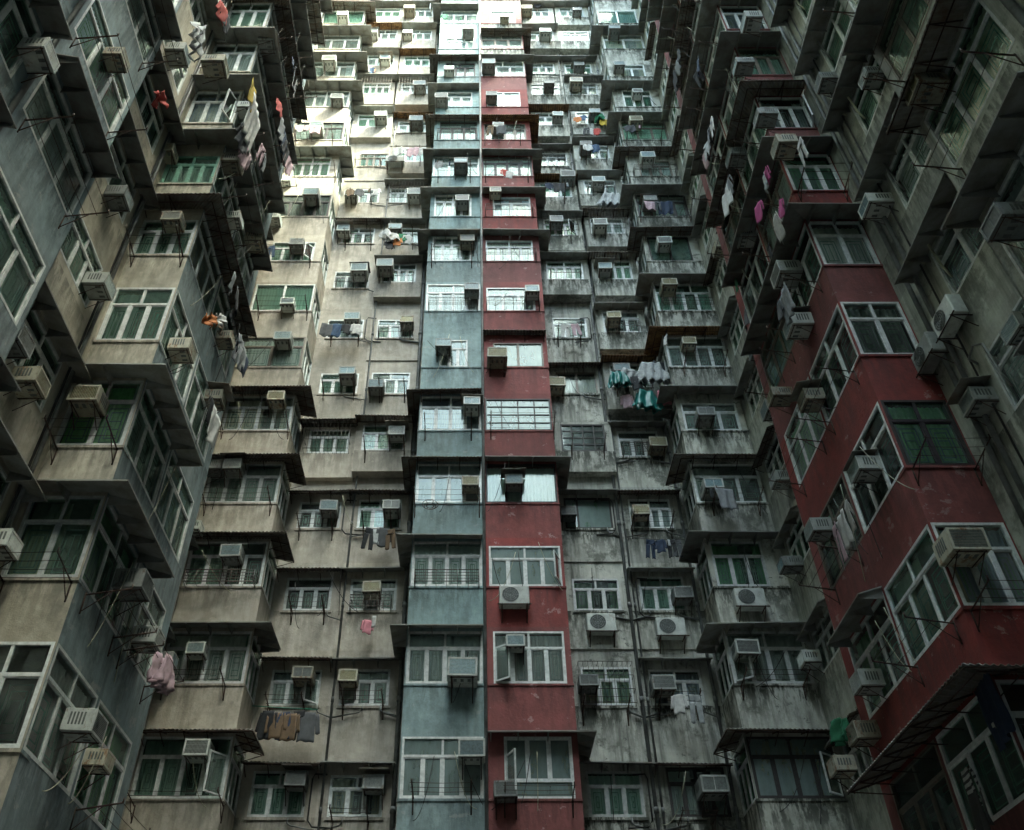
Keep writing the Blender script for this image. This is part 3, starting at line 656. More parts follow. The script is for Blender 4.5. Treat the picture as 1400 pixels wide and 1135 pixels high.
# ================================================================== air conditioners
def ac_meshes(cas, coil, v=0):
    def mk():
        bm = bmesh.new(); w, h, d = ((.64, .42, .58), (.56, .37, .5), (.68, .45, .62), (.6, .36, .66))[v]
        box(bm, LOC, -w / 2, w / 2, -d + .03, .02, 0, h)
        bmesh.ops.bevel(bm, geom=list(bm.edges), offset=.012, segments=1, affect='EDGES')
        rect_bars(bm, -w / 2, w / 2, 0, h, -d, .045, .034)                      # face frame
        for s in (-1, 1):                                                        # side louvres
            for k in range(5): box(bm, LOC, s * (w / 2 + .004) - .004, s * (w / 2 + .004) + .004, -.42 + k * .07, -.385 + k * .07, .12, h - .08, 1)
        for k in range(3): box(bm, LOC, -.2 + k * .16, -.13 + k * .16, -.44, -.3, -.006, -.001, 1)   # base slots
        gb = bmesh.new(); box(gb, LOC, -w / 2 + .045, w / 2 - .045, -d + .012, -d + .028, .045, h - .045, 0)
        nv, nh = ((16, 3), (22, 1), (1, 11), (2, 1))[v]; gt = (.0015, .0015, .002, .006)[v]
        for k in range(1, nv): x = -w / 2 + .045 + (w - .09) * k / nv; box(gb, LOC, x - gt, x + gt, -d + .002, -d + .011, .045, h - .045, 1)
        for k in range(1, nh): z = .045 + (h - .09) * k / nh; box(gb, LOC, -w / 2 + .045, w / 2 - .045, -d - .003, -d + .001, z - gt, z + gt, 1)
        rb = bmesh.new()
        for s in (-.24, .24):
            tube(rb, [(s, .0, -.02), (s, -d + .02, -.02)], .014, 4); tube(rb, [(s, 0, -.38), (s, -d + .1, -.02)], .012, 4)
        tube(rb, [(-.28, -d + .06, -.02), (.28, -d + .06, -.02)], .012, 4)
        return mesh('casing', bm, M[cas], M['coild']), mesh('grille', gb, M[coil], M[cas]), mesh('bracket', rb, M['iron'])
    return cached(('ac', cas, coil, v), mk)
def hood_mesh():
    def mk():
        b = bmesh.new(); quadp = [(-.4, .02, .58), (.4, .02, .58), (.4, -.66, .48), (-.4, -.66, .48)]
        top = [b.verts.new(p) for p in quadp]; bot = [b.verts.new((p[0], p[1], p[2] - .012)) for p in quadp]
        b.faces.new(top); b.faces.new(bot[::-1])
        for i in range(4): b.faces.new([top[i], bot[i], bot[(i + 1) % 4], top[(i + 1) % 4]])
        return mesh('rain_hood', b, M['corr'])
    return cached('hood', mk)
LOOK = {('acwhite', 'coil'): 'white blue-grilled air conditioner', ('acwhite', 'coild'): 'white dark-grilled air conditioner', ('acbeige', 'coild'): 'beige dark-grilled air conditioner',
        ('acgrey', 'coild'): 'grey dark-grilled air conditioner', ('acbeige', 'coily'): 'beige yellow-grilled air conditioner', ('acgrey', 'coil'): 'grey blue-grilled air conditioner'}
ORD = ['lowest', 'second', 'third', 'fourth', 'fifth', 'sixth', 'seventh', 'eighth', 'ninth', 'tenth', 'eleventh', 'twelfth', 'thirteenth', 'fourteenth', 'fifteenth', 'sixteenth', 'seventeenth', 'eighteenth']
def ordn(n): return ORD[n] if n == 0 else ORD[n] + ' lowest'
COUNT = {}
def where(col, n):
    k = (col, n); COUNT[k] = COUNT.get(k, 0) + 1
    return f'{ordn(n)} window, {col}'
ACG = 'air conditioners fixed to the facades'
ar = random.Random(3); USED = set()
def uniq(lb):
    i = 0; base = lb
    for suf in ('', ', lower one', ', further one', ', upper one', ', smallest one'):
        if base + suf not in USED: USED.add(base + suf); return base + suf
    return base
def place_ac(p, rot, col, n, big=1.0, look=None, hood=None):
    for q in ACP:
        if (q - p).length < .5: return
    ACP.append(p.copy())
    lk = look or ar.choice([('acwhite', 'coil'), ('acwhite', 'coil'), ('acwhite', 'coild'), ('acbeige', 'coild'), ('acgrey', 'coild'), ('acbeige', 'coily'), ('acgrey', 'coil')])
    c, g, b = ac_meshes(*lk, ar.choice((0, 0, 1, 1, 2, 3)))
    e = bpy.data.objects.new('air_conditioner', None); COL.objects.link(e); e.empty_display_size = .3
    e.location = p; e.rotation_euler = (R(ar.uniform(-1, 2.5)), R(ar.uniform(-1.5, 1.5)), rot); e.scale = (big * ar.uniform(.92, 1.08),) * 3
    link('casing', c, e); link('grille', g, e); link('bracket', b, e)
    if hood or (hood is None and ar.random() < .16): link('rain_hood', hood_mesh(), e)
    tag(e, uniq(LOOK[lk] + ' at ' + where(col, n)), 'air conditioner', ACG)
ACP = []
COLN = {'A': 'beige far-left bays', 'B': 'beige wall left column', 'C': 'beige wall beside blue bays', 'U': 'pale blue bays', 'R': 'central red bays',
        'D': 'grey wall beside red bays', 'E': 'grey wall right column', 'F': 'grey far-right bays',
        'LS': 'slate blue left wing side', 'LF': 'cream left wing front', 'LN': 'cream left wing recess', 'L0': 'nearest slate wall top left', 'LR': 'recess beside beige far-left bays',
        'RS': 'red right wing side', 'RF': 'red right wing front', 'RN': 'pale right wing recess', 'R0': 'nearest pale wall top right', 'RR': 'recess beside grey far-right bays'}
FAR = {
 'U': [(645, 1022), (632, 925, 1.25), (643, 652), (645, 547), (606, 465), (645, 388), (639, 322), (632, 268), (630, 220), (603, 136), (614, 88), (640, 36)],
 'R': [(692, 1080), (705, 869), (703, 650), (680, 492), (728, 390), (677, 236), (681, 166), (672, 124), (668, 84), (690, 22)],
 'C': [(510, 1065), (475, 918), (508, 798), (535, 688), (543, 594), (513, 528), (556, 432), (527, 368), (540, 307), (566, 268), (569, 162), (574, 125), (557, 58), (560, 20)],
 'B': [(403, 1060), (414, 917), (449, 687), (475, 507), (481, 430), (491, 366), (469, 308), (479, 264), (521, 162), (527, 86), (510, 52), (468, 128)],
 'A': [(268, 1020), (266, 879), (315, 750), (317, 630), (377, 537), (386, 457), (391, 412), (405, 327), (425, 262), (432, 169), (460, 131), (467, 22), (450, 80)],
 'D': [(805, 927), (778, 692), (762, 537), (760, 307), (762, 162), (750, 121), (745, 51), (720, 20), (775, 240)],
 'E': [(975, 1073, 1.15), (908, 932), (935, 806), (877, 692), (900, 602), (848, 512), (838, 437), (826, 372), (819, 315), (817, 255), (800, 206), (787, 119), (792, 84), (789, 22), (812, 160)],
 'F': [(1022, 882), (975, 660), (965, 562), (943, 460), (915, 385), (909, 325), (889, 270), (886, 210), (872, 119), (847, 84), (870, 160), (840, 38)]}
for c, L in FAR.items():
    Y = DB if c in 'AFUR' else DF
    for q in L:
        p = onY(q[0], q[1], Y - .55); p.y = Y; p.z -= .2
        n = max(0, min(16, int((p.z - Z0) / FL + .25)))
        if c not in 'AFUR': p.y -= {'B': jl, 'C': jl, 'D': jr, 'E': jr}[c].get((0 if c in 'BD' else 1, n), 0)
        zz = Z0 + n * FL; hh = 1.45 if c in 'AFUR' else 1.05
        p.z = min(max(p.z, zz - .1), zz + hh - .32)
        place_ac(p, 0, COLN[c], n, (q[2] if len(q) > 2 else 1) * .9)
def side_ac(lst, X, rot, col, zb):
    for q in lst:
        off = .35 if rot > 0 else -.35
        p = onX(q[0], q[1], X + off); p.x = X; p.z -= .2; n = max(0, min(16, int((p.z - zb) / FL + .2)))
        place_ac(p, rot, COLN[col], n, .8)
def front_ac(lst, Y, col, zb):
    for q in lst:
        p = onY(q[0], q[1], Y - .4); p.y = Y; p.z -= .2; n = max(0, min(16, int((p.z - zb) / FL + .2)))
        place_ac(p, 0, COLN[col], n, .85)
side_ac([(190, 800), (212, 872), (125, 990), (150, 1035), (258, 478), (318, 463), (304, 545), (325, 224), (345, 150), (300, 90), (355, 330), (372, 60), (330, 300)], LX, HP, 'LS', ZL)
front_ac([(118, 540), (235, 292), (225, 200)], LD, 'LF', ZL)
side_ac([(145, 390), (28, 465), (52, 522), (172, 270), (16, 742), (200, 75), (250, 75)], LXF, HP, 'LN', ZL)
side_ac([(172, 80), (66, 75)], -7.3, HP, 'L0', ZL)
side_ac([(1172, 640), (1110, 722), (1100, 545), (1070, 375), (1065, 200), (1170, 1000), (1175, 930), (1140, 1045), (1060, 540), (1012, 325), (1040, 160), (1010, 90), (1000, 215), (1085, 445), (1020, 30)], RX, -HP, 'RS', ZR)
front_ac([(1318, 742)], RD, 'RF', ZR)
side_ac([(1325, 547), (1385, 447), (1192, 280), (1180, 105), (1120, 112)], RXF, -HP, 'RN', ZR)
side_ac([(1258, 120), (1370, 300)], 7.9, -HP, 'R0', ZR)
side_ac([(1060, 655), (1098, 900), (1075, 770), (1052, 560), (1030, 480), (985, 270), (1105, 890), (980, 340), (960, 200), (940, 120)], FR, -HP, 'RR', Z0)
side_ac([(232, 900), (300, 640), (275, 720), (380, 300), (395, 250)], AL, HP, 'LR', Z0)

# outdoor condenser units with round fans
def outdoor(p, rot, label, sc=1):
    def mk():
        bm = bmesh.new(); box(bm, LOC, -.4, .4, -.38, -.08, 0, .55); bmesh.ops.bevel(bm, geom=list(bm.edges), offset=.02, segments=1, affect='EDGES')
        g = bmesh.new()
        for r_ in (.07, .12, .17, .22): tube(g, [(-.1 + r_ * math.cos(a * math.pi / 12), -.39, .28 + r_ * math.sin(a * math.pi / 12)) for a in range(25)], .006, 4)
        for a in range(8): tube(g, [(-.1, -.39, .28), (-.1 + .22 * math.cos(a * math.pi / 4), -.39, .28 + .22 * math.sin(a * math.pi / 4))], .004, 4)
        f = bmesh.new(); bmesh.ops.create_circle(f, cap_ends=True, radius=.22, segments=24, matrix=Matrix.Translation((-.1, -.383, .28)) @ Matrix.Rotation(HP, 4, 'X'))
        r = bmesh.new()
        for s in (-.33, .33): tube(r, [(s, 0, -.02), (s, -.45, -.02)], .018, 4); tube(r, [(s, 0, -.35), (s, -.45, -.02)], .014, 4)
        tube(r, [(-.45, -.42, -.02), (.45, -.42, -.02)], .018, 4)
        return mesh('casing', bm, M['acwhite']), mesh('fan_guard', g, M['acgrey']), mesh('fan', f, M['coild']), mesh('bracket', r, M['iron'])
    ms = cached('outdoor', mk)
    e = bpy.data.objects.new('condenser_unit', None); COL.objects.link(e); e.location = p; e.rotation_euler = (0, 0, rot); e.scale = (sc,) * 3
    for nm, m_ in zip(('casing', 'fan_guard', 'fan', 'bracket'), ms): link(nm, m_, e)
    tag(e, label, 'condenser unit', 'outdoor condenser units with round fans')
def oy(px, py, Y): p = onY(px, py, Y - .3); p.y = Y; p.z -= .28; return p
def ox(px, py, X, s): p = onX(px, py, X + s * .3); p.x = X; p.z -= .28; return p
outdoor(oy(703, 815, DB), 0, 'white condenser unit with round fan above the red bay window')
outdoor(oy(822, 852, DF), 0, 'white condenser unit with black mould stain on the grey wall below it')
outdoor(oy(917, 858, DF), 0, 'beige condenser unit on rusty brackets under grey wall window, right column')
outdoor(oy(1025, 818, DB), 0, 'condenser unit under the third lowest grey far-right bay window')
outdoor(oy(540, 219, DF - .25), 0, 'condenser unit high on the beige wall beside blue bays')
outdoor(ox(1262, 482, RXF, -1), -HP, 'lower of two round-fan condenser units beside the red wing bay', .9)
outdoor(ox(1290, 432, RXF, -1), -HP, 'upper of two round-fan condenser units beside the red wing bay', .9)

# ================================================================== drying racks, railings
def rack_mesh(w, k):
    def mk():
        bm = bmesh.new(); L = .75
        for s in (-w / 2, w / 2):
            tube(bm, [(s, 0, 0), (s, -L, .12)], .016, 4); tube(bm, [(s, 0, -.32), (s, -L * .6, .07)], .01, 4); tube(bm, [(s, -L, .12), (s, -L, .2)], .014, 4)
            tube(bm, [(s, -.01, -.35), (s, -.01, .05)], .016, 4)
        for j in range(3 + k % 2): y = -L + j * .2; tube(bm, [(-w / 2 - .05, y, .12 - (L + y) * .16), (0, y, .105 - (L + y) * .16), (w / 2 + .05, y, .12 - (L + y) * .16)], .006, 4)
        return mesh('drying_rack', bm, M['iron'])
    return cached(('rack', round(w, 1), k % 2), mk)
def rail_mesh(w):
    def mk():
        bm = bmesh.new(); d = .38
        for z in (0, .09, .18, .27, .36): tube(bm, [(-w / 2, 0, z), (-w / 2, -d, z), (w / 2, -d, z), (w / 2, 0, z)], .009 if 0 < z < .36 else .015, 4)
        for i in range(7): x = -w / 2 + w * i / 6; tube(bm, [(x, -d, 0), (x, -d, .36)], .008, 4); tube(bm, [(x, 0, 0), (x, -d, 0)], .006, 4)
        return mesh('window_railing', bm, M['galv'])
    return cached(('rail', round(w, 1)), mk)
def put(name, me, p, rot, label, cat, group):
    o = link(name, me, None, p, rot); tag(o, uniq(label), cat, group); return o
RG = 'iron drying racks under the windows'; WG = 'window railings'
rk = random.Random(8)
spec = [('B', n) for n in (1, 2, 3, 5, 6, 8, 9)] + [('C', n) for n in (0, 1, 3, 4, 5, 8, 10)] + [('U', n) for n in (0, 3, 4, 7, 9)] + [('R', n) for n in (0, 4, 9, 10)] + \
       [('D', n) for n in (1, 4, 6, 8, 9)] + [('E', n) for n in (0, 1, 3, 5, 10)] + [('F', n) for n in (1, 3, 5, 8, 10)] + [('A', n) for n in (0, 1, 3, 4, 6, 7, 9, 10)]
CX_ = {'A': (AL, AR), 'B': CB, 'C': CC, 'U': (BL, XS), 'R': (XS, RR), 'D': CD, 'E': CE, 'F': (FLx, FR)}
for c, n in spec:
    a, b = CX_[c]; Y = DB if c in 'AFUR' else DF
    if c not in 'AFUR': Y -= {'B': jl, 'C': jl, 'D': jr, 'E': jr}[c].get((0 if c in 'BD' else 1, n), 0)
    w = (b - a) * rk.uniform(.6, .95)
    put('drying_rack', rack_mesh(w, rk.randrange(4)), ((a + b) / 2 + rk.uniform(-.15, .15), Y, Z0 + n * FL - rk.uniform(.0, .2)), 0, f'dark iron drying rack below {ordn(n)} window, {COLN[c]}', 'drying rack', RG)
for c, n in [('C', 2), ('C', 6), ('B', 7), ('B', 10), ('C', 7), ('U', 2), ('U', 6), ('U', 10), ('R', 8), ('R', 7), ('D', 7), ('E', 6), ('E', 4), ('F', 6), ('F', 9), ('E', 9), ('D', 10), ('A', 2), ('R', 6)]:
    a, b = CX_[c]; Y = DB if c in 'AFUR' else DF
    if c not in 'AFUR': Y -= {'B': jl, 'C': jl, 'D': jr, 'E': jr}[c].get((0 if c in 'BD' else 1, n), 0)
    put('window_railing', rail_mesh((b - a) * .85), ((a + b) / 2, Y, Z0 + n * FL - .06), 0, f'pale metal railing across {ordn(n)} window, {COLN[c]}', 'railing', WG)
for (X, rot, col, zb, ys) in ((LX, HP, 'LS', ZL, (13.8, 15.8)), (RX, -HP, 'RS', ZR, (13.6, 15.8))):
    for n in range(0, 10):
        for j, y in enumerate(ys):
            if rk.random() < .5: put('drying_rack', rack_mesh(1.5, n), (X, y, zb + n * FL - .1), rot, f"dark iron drying rack below {('near', 'far')[j]} {ordn(n)} window, {COLN[col]}", 'drying rack', RG)
for n in (1, 2, 4): put('drying_rack', rack_mesh(1.1, n), (-7.1, LD, ZL + n * FL - .1), 0, f'dark iron drying rack below {ordn(n)} window, {COLN["LF"]}', 'drying rack', RG)
for n in (0, 1, 4): put('drying_rack', rack_mesh(1.1, n), (8.3, RD, ZR + n * FL - .1), 0, f'dark iron drying rack below {ordn(n)} window, {COLN["RF"]}', 'drying rack', RG)
for n in (2, 3, 4, 5): put('drying_rack', rack_mesh(1.9, n), (7.9, 7.2, ZR + n * FL - .1), -HP, f'long iron drying rack below {ordn(n)} window, {COLN["R0"]}', 'drying rack', RG)
for n in (3, 4, 5): put('drying_rack', rack_mesh(1.9, n), (-7.3, 8.6, ZL + n * FL - .1), HP, f'long iron drying rack below {ordn(n)} window, {COLN["L0"]}', 'drying rack', RG)

# ================================================================== laundry
def cloth_grid(bm, x0, x1, x0b, x1b, z0, z1, ny, seed, amp=.02, y=0, nx=None):
    r = random.Random(seed); ph = r.random() * 6; f = r.uniform(14, 26); nx = nx or max(5, int(abs(x1 - x0) / .035)); rows = []
    for j in range(ny + 1):
        t = j / ny; a = x0 + (x0b - x0) * t; b = x1 + (x1b - x1) * t
        rows.append([bm.verts.new((a + (b - a) * i / nx, y + amp * (.4 + t) * math.sin(ph + f * (a + (b - a) * i / nx) + t * 1.3) + .3 * amp * math.sin(9 * t + i), z0 + (z1 - z0) * t + .012 * math.sin(i * 1.3 + ph) * t)) for i in range(nx + 1)])
    for A, B in zip(rows, rows[1:]):
        for i in range(nx): q = bm.faces.new([A[i], A[i + 1], B[i + 1], B[i]]); q.smooth = True
def garment(kind, s, seed):
    bm = bmesh.new()
    if kind == 'shirt':
        cloth_grid(bm, -.17 * s, .17 * s, -.2 * s, .2 * s, 0, -.72 * s, 9, seed)
        cloth_grid(bm, -.25 * s, -.16 * s, -.31 * s, -.20 * s, -.03 * s, -.52 * s, 6, seed + 1, y=.02); cloth_grid(bm, .16 * s, .25 * s, .20 * s, .31 * s, -.03 * s, -.52 * s, 6, seed + 2, y=.02)
    elif kind == 'trousers':
        cloth_grid(bm, -.19 * s, .19 * s, -.21 * s, .21 * s, 0, -.25 * s, 4, seed, nx=12)
        cloth_grid(bm, -.21 * s, -.005 * s, -.23 * s, -.07 * s, -.25 * s, -.98 * s, 9, seed + 1, .015); cloth_grid(bm, .005 * s, .21 * s, .07 * s, .23 * s, -.25 * s, -.98 * s, 9, seed + 2, .015)
    elif kind == 'sock': cloth_grid(bm, -.06 * s, .06 * s, -.07 * s, .05 * s, 0, -.38 * s, 5, seed, .01)
    elif kind == 'bag':
        cloth_grid(bm, -.22 * s, .22 * s, -.42 * s, .38 * s, 0, -.62 * s, 10, seed, .07); cloth_grid(bm, -.2 * s, .2 * s, -.36 * s, .42 * s, 0, -.6 * s, 10, seed + 3, .06, y=-.14)
    else: cloth_grid(bm, -.36 * s, .36 * s, -.36 * s, .34 * s, 0, -.95 * s, 10, seed, .03)
    return bm
CM = {}
def cmat(name, col, **k):
    if name not in CM: CM[name] = clothmat(name + '_cloth', col, **k)
    return CM[name]
COLS = {'black': (.02, .022, .025), 'navy': (.02, .035, .07), 'brown': (.12, .08, .045), 'white': (.5, .5, .48), 'grey': (.22, .23, .24), 'dark grey': (.07, .075, .08), 'pink': (.5, .2, .24), 'magenta': (.33, .04, .16), 'orange': (.42, .15, .04),
        'red': (.35, .05, .04), 'teal': (.03, .2, .18), 'green': (.025, .15, .07), 'yellow': (.45, .33, .04), 'blue': (.05, .09, .16), 'pale pink': (.42, .3, .33), 'pale grey': (.38, .4, .4)}
KN = {'shirt': ('shirt', 'shirt'), 'trousers': ('trousers', 'trousers'), 'sock': ('sock', 'sock'), 'bag': ('plastic_sheet', 'plastic sheet'), 'towel': ('towel', 'towel')}
gi = 0
def hang(kind, colr, p, rot, lab, s=1.0, name=None, cat=None, stripe=None):
    global gi; gi += 1
    nm = 'cloth_' + colr.replace(' ', '_') + ('_striped' if stripe else '')
    m_ = cmat(nm, COLS[colr], stripe=stripe, trans=.35 if kind == 'bag' else .15, rough=.35 if kind == 'bag' else .9)
    bm = garment(kind, s, gi * 13)
    o = link(name or KN[kind][0], mesh(kind, bm, m_), None, p, rot); o.rotation_euler = (R(ar.uniform(-6, 6)), R(ar.uniform(-7, 7)), rot + R(ar.uniform(-18, 18)))
    md = o.modifiers.new('thickness', 'SOLIDIFY'); md.thickness = .008
    tag(o, uniq(lab), cat or KN[kind][1], 'laundry hanging from the facades')
def hy(px, py, Y): return onY(px, py, Y)
# low beige wall, left column
y = DF - .65
for px, py, k, c, s, l in ((368, 972, 'shirt', 'black', 1.0, 'black jacket, leftmost on the line under the low beige wall window'), (378, 975, 'shirt', 'brown', .95, 'brown shirt second from left on the low beige wall line'),
                           (388, 974, 'shirt', 'navy', 1, 'navy shirt hanging left of the tan shirt, low beige wall'), (397, 976, 'shirt', 'brown', 1.0, 'tan shirt in the middle of the low beige wall line'),
                           (410, 972, 'trousers', 'black', .75, 'black trousers right of the tan shirt, low beige wall'), (422, 974, 'shirt', 'dark grey', 1.1, 'dark grey jacket at the right end of the low beige wall line')):
    hang(k, c, hy(px, py, y), 0, l, s)
def line(pts, r=.01, mt='cable', label='', y0=0):
    bm = bmesh.new(); tube(bm, pts, r, 4); tag(link('clothes_line', mesh('clothes_line', bm, M[mt])), uniq(label), 'clothes line', 'clothes lines and poles')
line([hy(345, 965, y), hy(388, 968, y), hy(435, 970, y)], .012, 'greenpipe', 'bright green clothes line strung below the low beige wall window')
for px, py, k, c, s, l in ((507, 722, 'trousers', 'black', .75, 'black trousers hanging beside the fourth lowest beige window next to blue bays'), (514, 724, 'sock', 'pale grey', 1.4, 'narrow pale grey towel between dark trousers, beside the blue bays'),
                           (526, 722, 'shirt', 'dark grey', .9, 'dark grey shirt hanging near the fourth lowest beige window'), (534, 724, 'trousers', 'brown', .7, 'brown trousers hanging near the blue bay corner')):
    hang(k, c, hy(px, py, DF - .6), 0, l, s)
hang('shirt', 'pink', hy(503, 848, DF - .45), 0, 'small pink shirt under the third lowest beige window next to blue bays', .6)
hang('sock', 'white', hy(512, 842, DF - .45), 0, 'small white cloth beside the pink shirt on the beige wall', .9)
# grey wall, dark clothes in a row
for i, (px, k, c) in enumerate(((889, 'trousers', 'navy'), (902, 'shirt', 'navy'), (914, 'sock', 'pale grey'), (917, 'trousers', 'black'), (925, 'trousers', 'dark grey'))):
    hang(k, c, hy(px, 738, DF - .6), 0, f'{c} {KN[k][1]}, {("first", "second", "third", "fourth", "last")[i]} from the left under the grey wall window', .62)
line([hy(865, 735, DF - .6), hy(900, 738, DF - .6), hy(945, 737, DF - .6)], .01, 'cable', 'dark pole with a row of dark clothes on the grey wall')
# plastic sheets
for px, py, k, c, s, l in ((843, 512, 'bag', 'teal', 1.0, 'crumpled teal plastic sheet at the left of the bundle on the grey wall'), (858, 508, 'bag', 'pale grey', 1.1, 'pale grey plastic sheet beside the teal one on the grey wall'),
                           (888, 500, 'bag', 'pale grey', 1.5, 'large grey plastic sheet draped over the rack on the grey wall'), (882, 538, 'bag', 'teal', 1.3, 'big teal plastic sheet at the bottom right of the bundle'),
                           (856, 540, 'shirt', 'pale pink', .8, 'pale pink shirt hanging below the plastic sheets'), (908, 532, 'shirt', 'pink', .9, 'pink patterned shirt at the right of the plastic sheets'),
                           (870, 515, 'shirt', 'black', .9, 'black shirt between the two grey plastic sheets'), (902, 495, 'towel', 'dark grey', .7, 'dark towel behind the large grey plastic sheet')):
    hang(k, c, hy(px, py, DF - .8 - ar.random() * .25), 0, l, s)
# high beige wall bundle
for i, (px, py, k, c) in enumerate(((528, 318, 'bag', 'pale grey'), (536, 322, 'bag', 'white'), (543, 326, 'shirt', 'orange'), (550, 320, 'shirt', 'green'), (558, 322, 'shirt', 'white'), (532, 330, 'shirt', 'black'))):
    hang(k, c, hy(px, py, DF - .6), 0, f'{c} {KN[k][1]} in the colourful bundle high on the beige wall', .75)
for i, (px, py, k, c) in enumerate(((789, 160, 'shirt', 'orange'), (796, 158, 'shirt', 'blue'), (802, 175, 'trousers', 'black'), (809, 176, 'shirt', 'white'), (815, 176, 'shirt', 'red'), (820, 160, 'bag', 'green'), (826, 163, 'towel', 'yellow'))):
    hang(k, c, hy(px, py, DF - .65), 0, f'{c} {KN[k][1]} in the row high on the grey wall', .7)
hang('bag', 'pale grey', hy(835, 268, DF - .6), 0, 'pale sheet tied over a bundle high on the grey wall', 1.5)
for i, (px, py, k, c) in enumerate(((607, 20, 'shirt', 'green'), (630, 24, 'sock', 'green'), (500, 95, 'shirt', 'white'), (508, 93, 'shirt', 'blue'), (513, 95, 'sock', 'orange'), (690, 232, 'shirt', 'red'), (696, 234, 'shirt', 'white'), (468, 52, 'shirt', 'white'), (735, 4, 'shirt', 'black'))):
    hang(k, c, hy(px, py, (DB if px > 580 and px < 700 else DF) - .6), 0, f'small {c} {KN[k][1]} drying near the top, {("left of the blue bays", "on the blue bays", "by the red bays")[0 if px < 580 else 1 if px < 660 else 2]}', .7)
# left wing laundry
def hx(px, py, X): return onX(px, py, X)
for px, py, k, c, s, l, X in ((348, 120, 'towel', 'yellow', .8, 'mustard yellow towel hanging from the left wing near the top', -5.7), (352, 150, 'towel', 'white', 1.5, 'large white sheet hanging below the yellow towel', -5.7),
                              (338, 180, 'shirt', 'dark grey', 1.1, 'dark grey shirt left of the large white sheet', -5.8), (340, 205, 'shirt', 'pale pink', 1.0, 'pale pink shirt under the dark grey shirt on the left wing', -5.8),
                              (383, 140, 'shirt', 'red', .8, 'small red shirt beside the air conditioners high on the left wing', -5.8), (322, 378, 'shirt', 'pale grey', .8, 'pale grey shirt topmost in the left wing row', -5.9),
                              (326, 398, 'shirt', 'black', 1.0, 'black shirt in the middle of the left wing row', -5.9), (322, 420, 'trousers', 'black', .6, 'black trousers below the black shirt on the left wing', -5.9),
                              (285, 432, 'bag', 'orange', .45, 'orange cloth bundled on the rack beside the air conditioner', -5.9), (298, 432, 'bag', 'white', .4, 'white bundled cloth next to the orange one', -5.9),
                              (305, 438, 'towel', 'brown', .4, 'brown folded cloth at the right of the bundled cloths', -5.9), (222, 897, 'bag', 'pale pink', 1.0, 'pale pink plastic sheet hanging beside the low left wing air conditioner', -5.9),
                              (272, 45, 'bag', 'pale grey', 1.2, 'long translucent sheet hanging at the top left', -6.9), (218, 130, 'bag', 'red', .5, 'orange red cloth tucked behind the dark canopy top left', -6.9),
                              (308, 10, 'shirt', 'red', .8, 'red shirt at the very top of the left wing', -6), (312, 22, 'shirt', 'black', .9, 'black shirt under the red shirt at the very top', -6),
                              (405, 220, 'shirt', 'white', .6, 'small white shirt in the gap beside the beige far-left bays', -6.2)):
    hang(k, c, hx(px, py, X), HP, l, s)
for px, py, k, c, s, l, X in ((1092, 195, 'trousers', 'white', .8, 'white shorts hanging in front of the upper red wing bay', 7.3), (1046, 232, 'shirt', 'magenta', .6, 'small magenta shirt left of the upper red bay', 6.9), (1044, 243, 'towel', 'pale grey', .45, 'pale cloth under the small magenta shirt', 6.9),
                              (1035, 280, 'shirt', 'magenta', .75, 'dark magenta shirt left of the pink one on the right wing', 6.8), (1066, 278, 'shirt', 'magenta', .75, 'bright pink shirt in the middle of the right wing laundry', 7.0),
                              (1058, 300, 'shirt', 'white', 1.0, 'white shirt below the pink shirts on the right wing', 6.9), (1050, 335, 'trousers', 'black', .5, 'black shorts at the bottom of the right wing laundry', 6.9),
                              (1318, 1052, 'shirt', 'white', .75, 'black and white striped shirt in the dark lower right corner', 7.3), (1330, 1085, 'shirt', 'black', 1.0, 'black shirt under the striped shirt, lower right corner', 7.3),
                              (1150, 985, 'bag', 'green', .7, 'green netting caught on the canopy at the lower right', 7.2), (1340, 930, 'towel', 'navy', 1.0, 'dark blue towel hanging below the red band, lower right', 7.6),
                              (1005, 385, 'shirt', 'green', .6, 'small green shirt in the recess right of the grey bays', 7.4), (1018, 430, 'towel', 'dark grey', .6, 'dark towel in the recess right of the grey bays', 7.4), (910, 460, 'towel', 'white', .4, 'white cloth at the grey far-right bay window', 6.4)):
    hang(k, c, hx(px, py, X), -HP, l, s, stripe=((.02, .02, .02), 70, 2) if 'striped' in l else None)
ex = random.Random(21)
for c, n in [('B', 6), ('A', 7), ('A', 10), ('U', 9), ('D', 6), ('D', 9), ('E', 1), ('E', 10), ('F', 3), ('F', 8), ('F', 10), ('R', 10), ('B', 9), ('C', 10)]:
    a, b = CX_[c]; Y = (DB if c in 'AFUR' else DF) - .7 - {'B': jl, 'C': jl, 'D': jr, 'E': jr}.get(c, {}).get((0 if c in 'BD' else 1, n), 0)
    x = a + ex.uniform(.15, .5)
    for i in range(ex.randint(2, 4)):
        k = ex.choice(('shirt', 'shirt', 'trousers', 'towel', 'sock')); cc = ex.choice(('black', 'navy', 'white', 'grey', 'dark grey', 'pale grey', 'brown', 'pale pink', 'blue'))
        hang(k, cc, Vector((x, Y, Z0 + n * FL - .0)), 0, f'{cc} {KN[k][1]} drying below {ordn(n)} window, {COLN[c]}', ex.uniform(.6, .8)); x += ex.uniform(.25, .45)
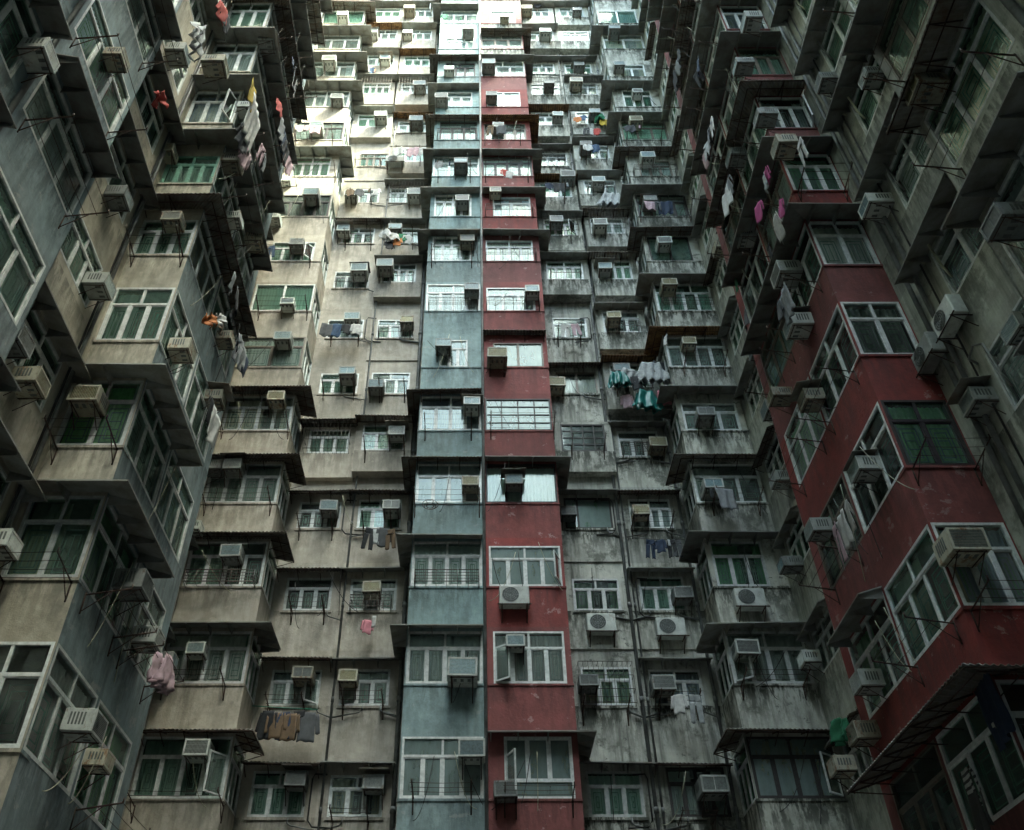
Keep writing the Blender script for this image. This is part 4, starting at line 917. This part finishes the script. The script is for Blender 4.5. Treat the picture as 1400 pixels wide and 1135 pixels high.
for X, rot, col, zb, lst in ((LX + .7, HP, 'LS', ZL, (3, 4, 6, 7, 8)), (RX - .7, -HP, 'RS', ZR, (1, 3, 5, 6, 7, 8))):
    for n in lst:
        y = ex.uniform(13, 15)
        for i in range(ex.randint(2, 4)):
            k = ex.choice(('shirt', 'shirt', 'trousers', 'towel')); cc = ex.choice(('black', 'navy', 'white', 'grey', 'dark grey', 'pale grey', 'pale pink', 'grey'))
            hang(k, cc, Vector((X, y, zb + n * FL)), rot, f'{cc} {KN[k][1]} drying by {ordn(n)} window, {COLN[col]}', ex.uniform(.7, .95)); y += ex.uniform(.3, .5)
# window cages
def cage_mesh(w, h):
    def mk():
        bm = bmesh.new(); d = .3
        for z in (0, h * .33, h * .66, h): tube(bm, [(-w / 2, 0, z), (-w / 2, -d, z), (w / 2, -d, z), (w / 2, 0, z)], .011, 4)
        nn = max(5, int(w / .13))
        for i in range(nn + 1): x = -w / 2 + w * i / nn; tube(bm, [(x, 0, 0), (x, -d, 0), (x, -d, h), (x, 0, h)], .007, 4)
        return mesh('window_cage', bm, M['galv'])
    return cached(('cage', round(w, 1), h), mk)
for c, n in [('D', 1), ('B', 4), ('C', 9), ('E', 8), ('D', 8), ('B', 12), ('E', 12), ('C', 12), ('D', 12)]:
    a, b = CX_[c]; j = {'B': jl, 'C': jl, 'D': jr, 'E': jr}[c].get((0 if c in 'BD' else 1, n), 0)
    put('window_cage', cage_mesh(b - a + .1, 1.15), ((a + b) / 2, DF - j, Z0 + n * FL - .03), 0, f'barred metal cage over {ordn(n)} window, {COLN[c]}', 'window cage', 'barred window cages')
# round hanging basket and small green pot on the blue bays
bm = bmesh.new()
for r_ in (.1, .17, .23): tube(bm, [(r_ * math.cos(a * math.pi / 10), r_ * math.sin(a * math.pi / 10), -.05 * (r_ < .2)) for a in range(21)], .01, 4)
for a in range(6): tube(bm, [(.1 * math.cos(a * math.pi / 3), .1 * math.sin(a * math.pi / 3), -.05), (.23 * math.cos(a * math.pi / 3), .23 * math.sin(a * math.pi / 3), 0)], .008, 4)
p = onY(588, 690, DB - .55)
tag(link('drying_basket', mesh('drying_basket', bm, M['iron']), None, p), 'round dark drying basket hanging under the blue bay window', 'basket')
